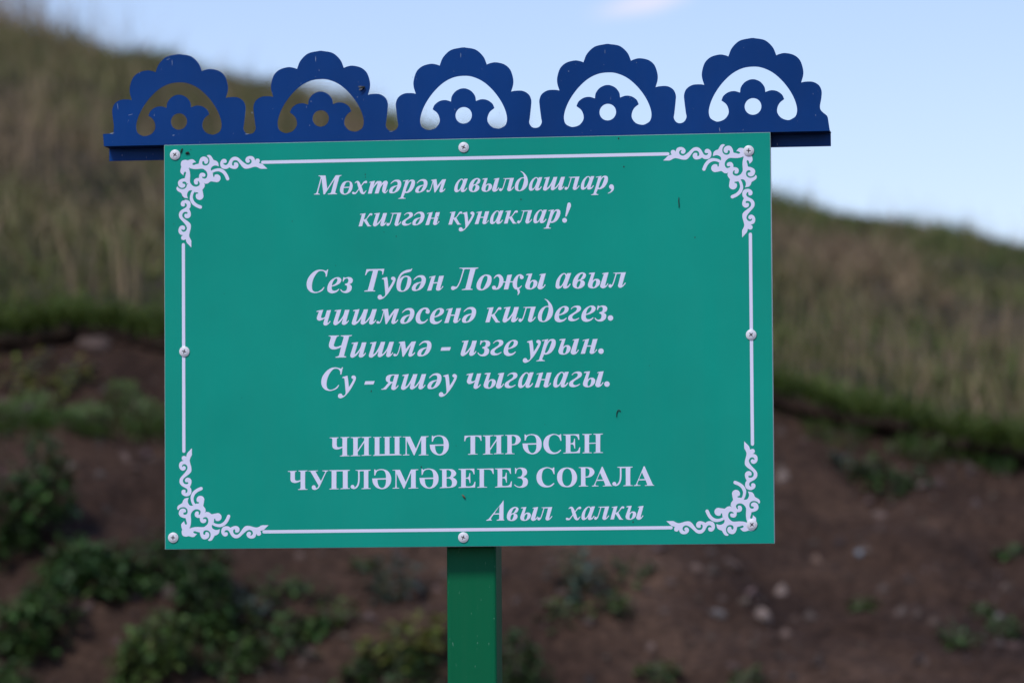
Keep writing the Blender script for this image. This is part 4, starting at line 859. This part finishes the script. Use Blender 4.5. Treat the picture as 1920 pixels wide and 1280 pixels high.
WEEDS = [
 ('leafy_weed', 430, 1262, 150, 55, 'mid', 110, .034, 'low green weed along the bottom right of the bright broad-leaved one'),
 ('leafy_weed', 440, 1205, 100, 50, 'bright', 60, .034, 'loose light green weed above the bottom weeds, right of the upright dark one'),
 ('leafy_weed', 590, 1192, 80, 40, 'mid', 44, .032, 'small green weed under the light green seedling left of the post'),
 ('leafy_weed', 55, 1030, 150, 185, 'dark', 630, 0.0324, 'large dark green bushy weed at the left edge, level with the panel bottom'),
 ('leafy_weed', 160, 1108, 200, 70, 'dark', 495, 0.0324, 'low sprawling dark weed just right of and below the large bushy one'),
 ('leafy_weed', 45, 1230, 150, 130, 'mid', 390, 0.0324, 'bushy green weed at the left edge near the bottom corner'),
 ('leafy_weed', 335, 1095, 190, 100, 'dark', 510, 0.0288, 'dark green weed tucked under the lower left corner of the panel'),
 ('leafy_weed', 385, 1180, 130, 120, 'dark', 300, 0.0274, 'upright dark weed between the panel corner weed and the bright green one'),
 ('leafy_weed', 290, 1262, 180, 120, 'bright', 330, 0.0324, 'bright green broad-leaved weed near the bottom left of the bank'),
 ('leafy_weed', 15, 1300, 100, 60, 'mid', 110, 0.0360, 'green weed cut off by the bottom left corner of the picture'),
 ('leafy_weed', 770, 1245, 150, 85, 'yellow', 130, 0.0378, 'yellow-green weed with broad leaves left of the post foot'),
 ('leafy_weed', 735, 1290, 190, 60, 'dark', 225, 0.0288, 'dark green weed below the yellow-green one beside the post'),
 ('leafy_weed', 975, 1290, 110, 95, 'dark', 285, 0.0245, 'dark green weed immediately right of the post at the bottom'),
 ('leafy_weed', 545, 1125, 120, 50, 'mid', 60, 0.0315, 'sparse green weed under the panel between its left corner and the post'),
 ('leafy_weed', 470, 1150, 90, 45, 'blue', 50, 0.0306, 'small grey-green weed right of the dark upright weed'),
 ('leafy_weed', 625, 1172, 90, 55, 'bright', 34, 0.0306, 'small light green seedling midway between left panel corner and post'),
 ('leafy_weed', 735, 1120, 130, 70, 'blue', 80, 0.0306, 'grey-green thin weed above the yellow-green weed'),
 ('leafy_weed', 690, 1070, 60, 26, 'mid', 26, 0.0270, 'tiny green seedling just under the panel left of the post'),
 ('leafy_weed', 520, 1215, 120, 50, 'mid', 70, 0.0306, 'low green weed below the pale stick at the bottom'),
 ('leafy_weed', 1085, 1105, 95, 70, 'blue', 80, 0.0306, 'grey-green drooping weed right of the post under the panel'),
 ('leafy_weed', 1150, 1148, 70, 42, 'bright', 40, 0.0288, 'light green seedling below right of the grey-green drooping weed'),
 ('leafy_weed', 1055, 1155, 60, 26, 'bright', 28, 0.0270, 'light green seedling nearest to the post on its right'),
 ('leafy_weed', 1180, 1085, 95, 26, 'mid', 30, 0.0234, 'row of tiny green shoots just under the panel right of the post'),
 ('leafy_weed', 1230, 1275, 70, 36, 'bright', 45, 0.0306, 'bright green seedling at the bottom edge right of the post'),
 ('leafy_weed', 1395, 1282, 50, 24, 'mid', 22, 0.0270, 'small dark green seedling at the bottom edge under the panel right corner'),
 ('leafy_weed', 1614, 1143, 42, 22, 'bright', 22, 0.0270, 'lone green seedling in the middle of the bare bank right of the panel'),
 ('leafy_weed', 1800, 1208, 66, 28, 'mid', 36, 0.0270, 'green seedling low on the right side of the bank'),
 ('leafy_weed', 1880, 1190, 80, 36, 'mid', 44, 0.0270, 'wider green seedling low at the right edge of the bank'),
 ('leafy_weed', 1838, 1150, 40, 20, 'mid', 18, 0.0270, 'tiny seedling above the two low ones at the right edge'),
 ('leafy_weed', 1900, 1042, 44, 22, 'mid', 22, 0.0270, 'tiny seedling at the right edge halfway up the bare bank'),
 ('leafy_weed', 1692, 925, 80, 40, 'dark', 70, 0.0270, 'dark green weed on the upper right bank, lower of a close pair'),
 ('leafy_weed', 1635, 900, 60, 40, 'mid', 50, 0.0270, 'green weed on the upper right bank, upper of a close pair'),
 ('leafy_weed', 1590, 880, 90, 30, 'blue', 40, 0.0270, 'faint grey-green weed beside the panel right edge on the upper bank'),
 ('grass_tuft', 1715, 860, 110, 30, 'bright', 195, 0.0351, 'green grass tuft on the ledge under the broken edge at right'),
 ('grass_tuft', 1815, 862, 130, 25, 'bright', 180, 0.0351, 'light green grass tuft on the ledge nearer the right edge'),
 ('grass_tuft', 1575, 822, 150, 22, 'bright', 165, 0.0351, 'thin strip of grass under the broken edge beside the panel right side'),
 ('grass_tuft', 1880, 890, 70, 26, 'mid', 135, 0.0351, 'dark grass tuft hanging at the right end of the ledge'),
 ('grass_tuft', 40, 794, 180, 18, 'bright', 819, 0.0280, 'green grass tuft at the left end of the left ledge'),
 ('grass_tuft', 150, 802, 190, 18, 'bright', 819, 0.0280, 'green grass tuft in the middle of the left ledge'),
 ('grass_tuft', 265, 800, 160, 18, 'bright', 691, 0.0280, 'green grass tuft on the left ledge against the panel left edge'),
 ('leafy_weed', 30, 712, 110, 34, 'yellow', 44, 0.0306, 'yellowish weed at the left edge under the upper turf'),
 ('leafy_weed', 120, 735, 110, 46, 'yellow', 60, 0.0306, 'yellow-green weed on the upper left bank right of the one at the edge'),
]
for nm, u, v, w_, h_, kd, n_, ll, lb in WEEDS:
    weed(nm, u, v, w_, h_, kd, n_, ll, lb, 'grass tuft' if nm == 'grass_tuft' else 'weed', 'grass tufts on the bank' if nm == 'grass_tuft' else 'weeds on the bare bank', nm == 'grass_tuft')

def stone_material():
    mat, n, l, b = nodes_of('stone')
    oi = n.new('ShaderNodeObjectInfo')
    tc = n.new('ShaderNodeTexCoord')
    n1 = noise(n, l, 60, 4, tc.outputs['Object'])
    r1 = ramp(n, [(0.3, (0.6, 0.6, 0.6)), (0.7, (1.15, 1.1, 1.05))])
    l.new(n1.outputs['Fac'], r1.inputs['Fac'])
    mx = n.new('ShaderNodeMix'); mx.data_type = 'RGBA'; mx.blend_type = 'MULTIPLY'; mx.inputs['Factor'].default_value = 1
    l.new(oi.outputs['Color'], mx.inputs['A']); l.new(r1.outputs['Color'], mx.inputs['B'])
    l.new(mx.outputs['Result'], b.inputs['Base Color']); b.inputs['Roughness'].default_value = 0.9
    return mat
STONE = stone_material()
def stone(u, v, w_px, h_px, tilt, col, label):
    s, t = on_bank(u, v)
    x, y = to_world(s, t); z = float(height(s, t))
    bm = bmesh.new(); bmesh.ops.create_icosphere(bm, subdivisions=2, radius=1)
    a, c = w_px / 2 / FPX * t, h_px / 2 / FPX * t
    off = random.uniform(0, 50)
    for vtx in bm.verts:
        k = 1 + 0.9 * float(fbm(np.array(vtx.co.x * 1.1 + off), np.array(vtx.co.z * 1.1 + vtx.co.y), 2, 7)) + random.uniform(-0.07, 0.07)
        vtx.co = Vector((vtx.co.x * a * k, vtx.co.y * min(a, c) * k, vtx.co.z * c * k))
    o = obj('stone', bm_mesh('stone', bm), STONE, None, (float(x), float(y), z + c * 0.1))
    o.rotation_euler = (0.2, R(tilt), YAW)
    o.color = (*col, 1)
    tag(o, label, 'stone', 'stones and clods on the bank')
PALE, PINK, GREY, DULL = (0.25, 0.19, 0.16), (0.155, 0.105, 0.085), (0.14, 0.125, 0.12), (0.095, 0.064, 0.052)
for a in [
 (1432, 1160, 26, 40, -30, PALE, 'largest pale stone, elongated and tilted, below the panel right corner'),
 (1466, 1114, 24, 30, 0, PALE, 'pale rounded stone just below and right of the panel right corner'),
 (1307, 1068, 26, 22, 0, PINK, 'pinkish stone just under the panel, left of its right corner'),
 (1372, 1062, 44, 24, 25, DULL, 'long dull brown clod just under the panel near its right corner'),
 (1612, 1040, 20, 18, 0, (0.20, 0.23, 0.26), 'small bluish white stone on the bare bank right of the panel'),
 (1474, 1192, 26, 22, 0, PINK, 'pinkish stone below the largest pale stone'),
 (1345, 1152, 34, 22, 15, GREY, 'grey flat stone left of the largest pale stone'),
 (1355, 1127, 18, 16, 0, DULL, 'small dull clod above the grey flat stone'),
 (135, 876, 17, 17, 0, PALE, 'small pale stone on the left bank, right one of a level pair'),
 (70, 874, 17, 17, 0, PALE, 'small pale stone on the left bank, left one of a level pair'),
 (236, 864, 16, 24, -20, PINK, 'small pinkish upright stone on the left bank near the panel edge'),
 (1053, 1112, 22, 20, 0, PINK, 'round pinkish stone right of the post'),
 (968, 1130, 22, 18, 0, DULL, 'dull brown clod close to the right side of the post'),
 (1030, 1130, 20, 16, 0, DULL, 'dull brown clod between the post and the round pinkish stone'),
 (1258, 1094, 20, 18, 0, DULL, 'dull round clod under the panel midway to its right corner'),
 (1650, 970, 30, 20, 15, PINK, 'pinkish clod on the upper bare bank right of the panel'),
 (1533, 1052, 26, 20, 30, (0.16, 0.10, 0.07), 'rusty brown clod on the bank near the panel lower right corner'),
 (1810, 874, 22, 16, 0, PINK, 'pink clod on the ledge among grass at right'),
 (1468, 900, 30, 28, 20, PALE, 'pale clod touching the panel right edge on the upper bank'),
 (1872, 1160, 20, 18, 0, GREY, 'grey pebble above the wide seedling at the right edge'),
 (1220, 1215, 20, 18, 0, PINK, 'pink pebble above the seedling at the bottom right of the post'),
 (563, 1044, 20, 16, 0, PINK, 'pink pebble just under the panel left of the post'),
 (398, 1116, 18, 20, 0, PALE, 'pale pebble among the dark weeds under the panel left corner'),
 (480, 1205, 14, 40, 40, PINK, 'thin slanting pale sliver of stone in the lower left bank'),
 (575, 1235, 46, 40, 10, DULL, 'large dull clod at the bottom between the left weeds and the post'),
 (752, 1048, 26, 22, 0, DULL, 'dull clod just under the panel close to the left of the post'),
 (175, 650, 70, 36, 8, DULL, 'large dull clod fallen from the turf at upper left'),
 (288, 645, 44, 34, 0, DULL, 'dull clod under the turf against the panel left edge'),
 (1775, 800, 60, 32, 12, (0.15, 0.115, 0.09), 'large dry clod lodged in the turf edge at right'),
]: stone(*a)

# crumbs of earth lying all over the bare bank
n_c = 4200
cs = rng.uniform(-2.6, 2.6, n_c); ct = rng.uniform(9.6, 12.0, n_c)
keep = ct < edge_t(cs) - 0.03
cs, ct = cs[keep], ct[keep]; n_c = len(cs)
cx_, cy_ = to_world(cs, ct); cz_ = height(cs, ct)
size = 0.004 + 0.016 * rng.uniform(0, 1, n_c) ** 4
unit = np.array([(1, 0, 0), (-1, 0, 0), (0, 1, 0), (0, -1, 0), (0, 0, 1), (0, 0, -1)], float)
cv = unit[None] * size[:, None, None] * rng.uniform(0.55, 1.3, (n_c, 6, 3)) + rng.normal(0, 0.2, (n_c, 6, 3)) * size[:, None, None]
cv += np.stack([cx_, cy_, cz_ + size * 0.2], 1)[:, None]
tri = np.array([(0, 2, 4), (2, 1, 4), (1, 3, 4), (3, 0, 4), (2, 0, 5), (1, 2, 5), (3, 1, 5), (0, 3, 5)])
cf = ((np.arange(n_c) * 6)[:, None, None] + tri[None]).reshape(-1, 3)
cc = np.array([0.075, 0.050, 0.040]) * rng.uniform(0.5, 1.6, (n_c, 1)) * (1 + rng.normal(0, 0.05, (n_c, 3)))
mat_c, n_, l_, b_ = nodes_of('crumbs')
at_ = n_.new('ShaderNodeAttribute'); at_.attribute_name = 'tint'
l_.new(at_.outputs['Color'], b_.inputs['Base Color']); b_.inputs['Roughness'].default_value = 0.95
tag(obj('soil_crumbs', np_mesh('soil_crumbs', cv.reshape(-1, 3), cf, False, np.repeat(np.clip(cc, 0.005, 1), 6, 0)), mat_c), 'loose brown crumbs of earth scattered over the bare bank', 'soil', kind='stuff')
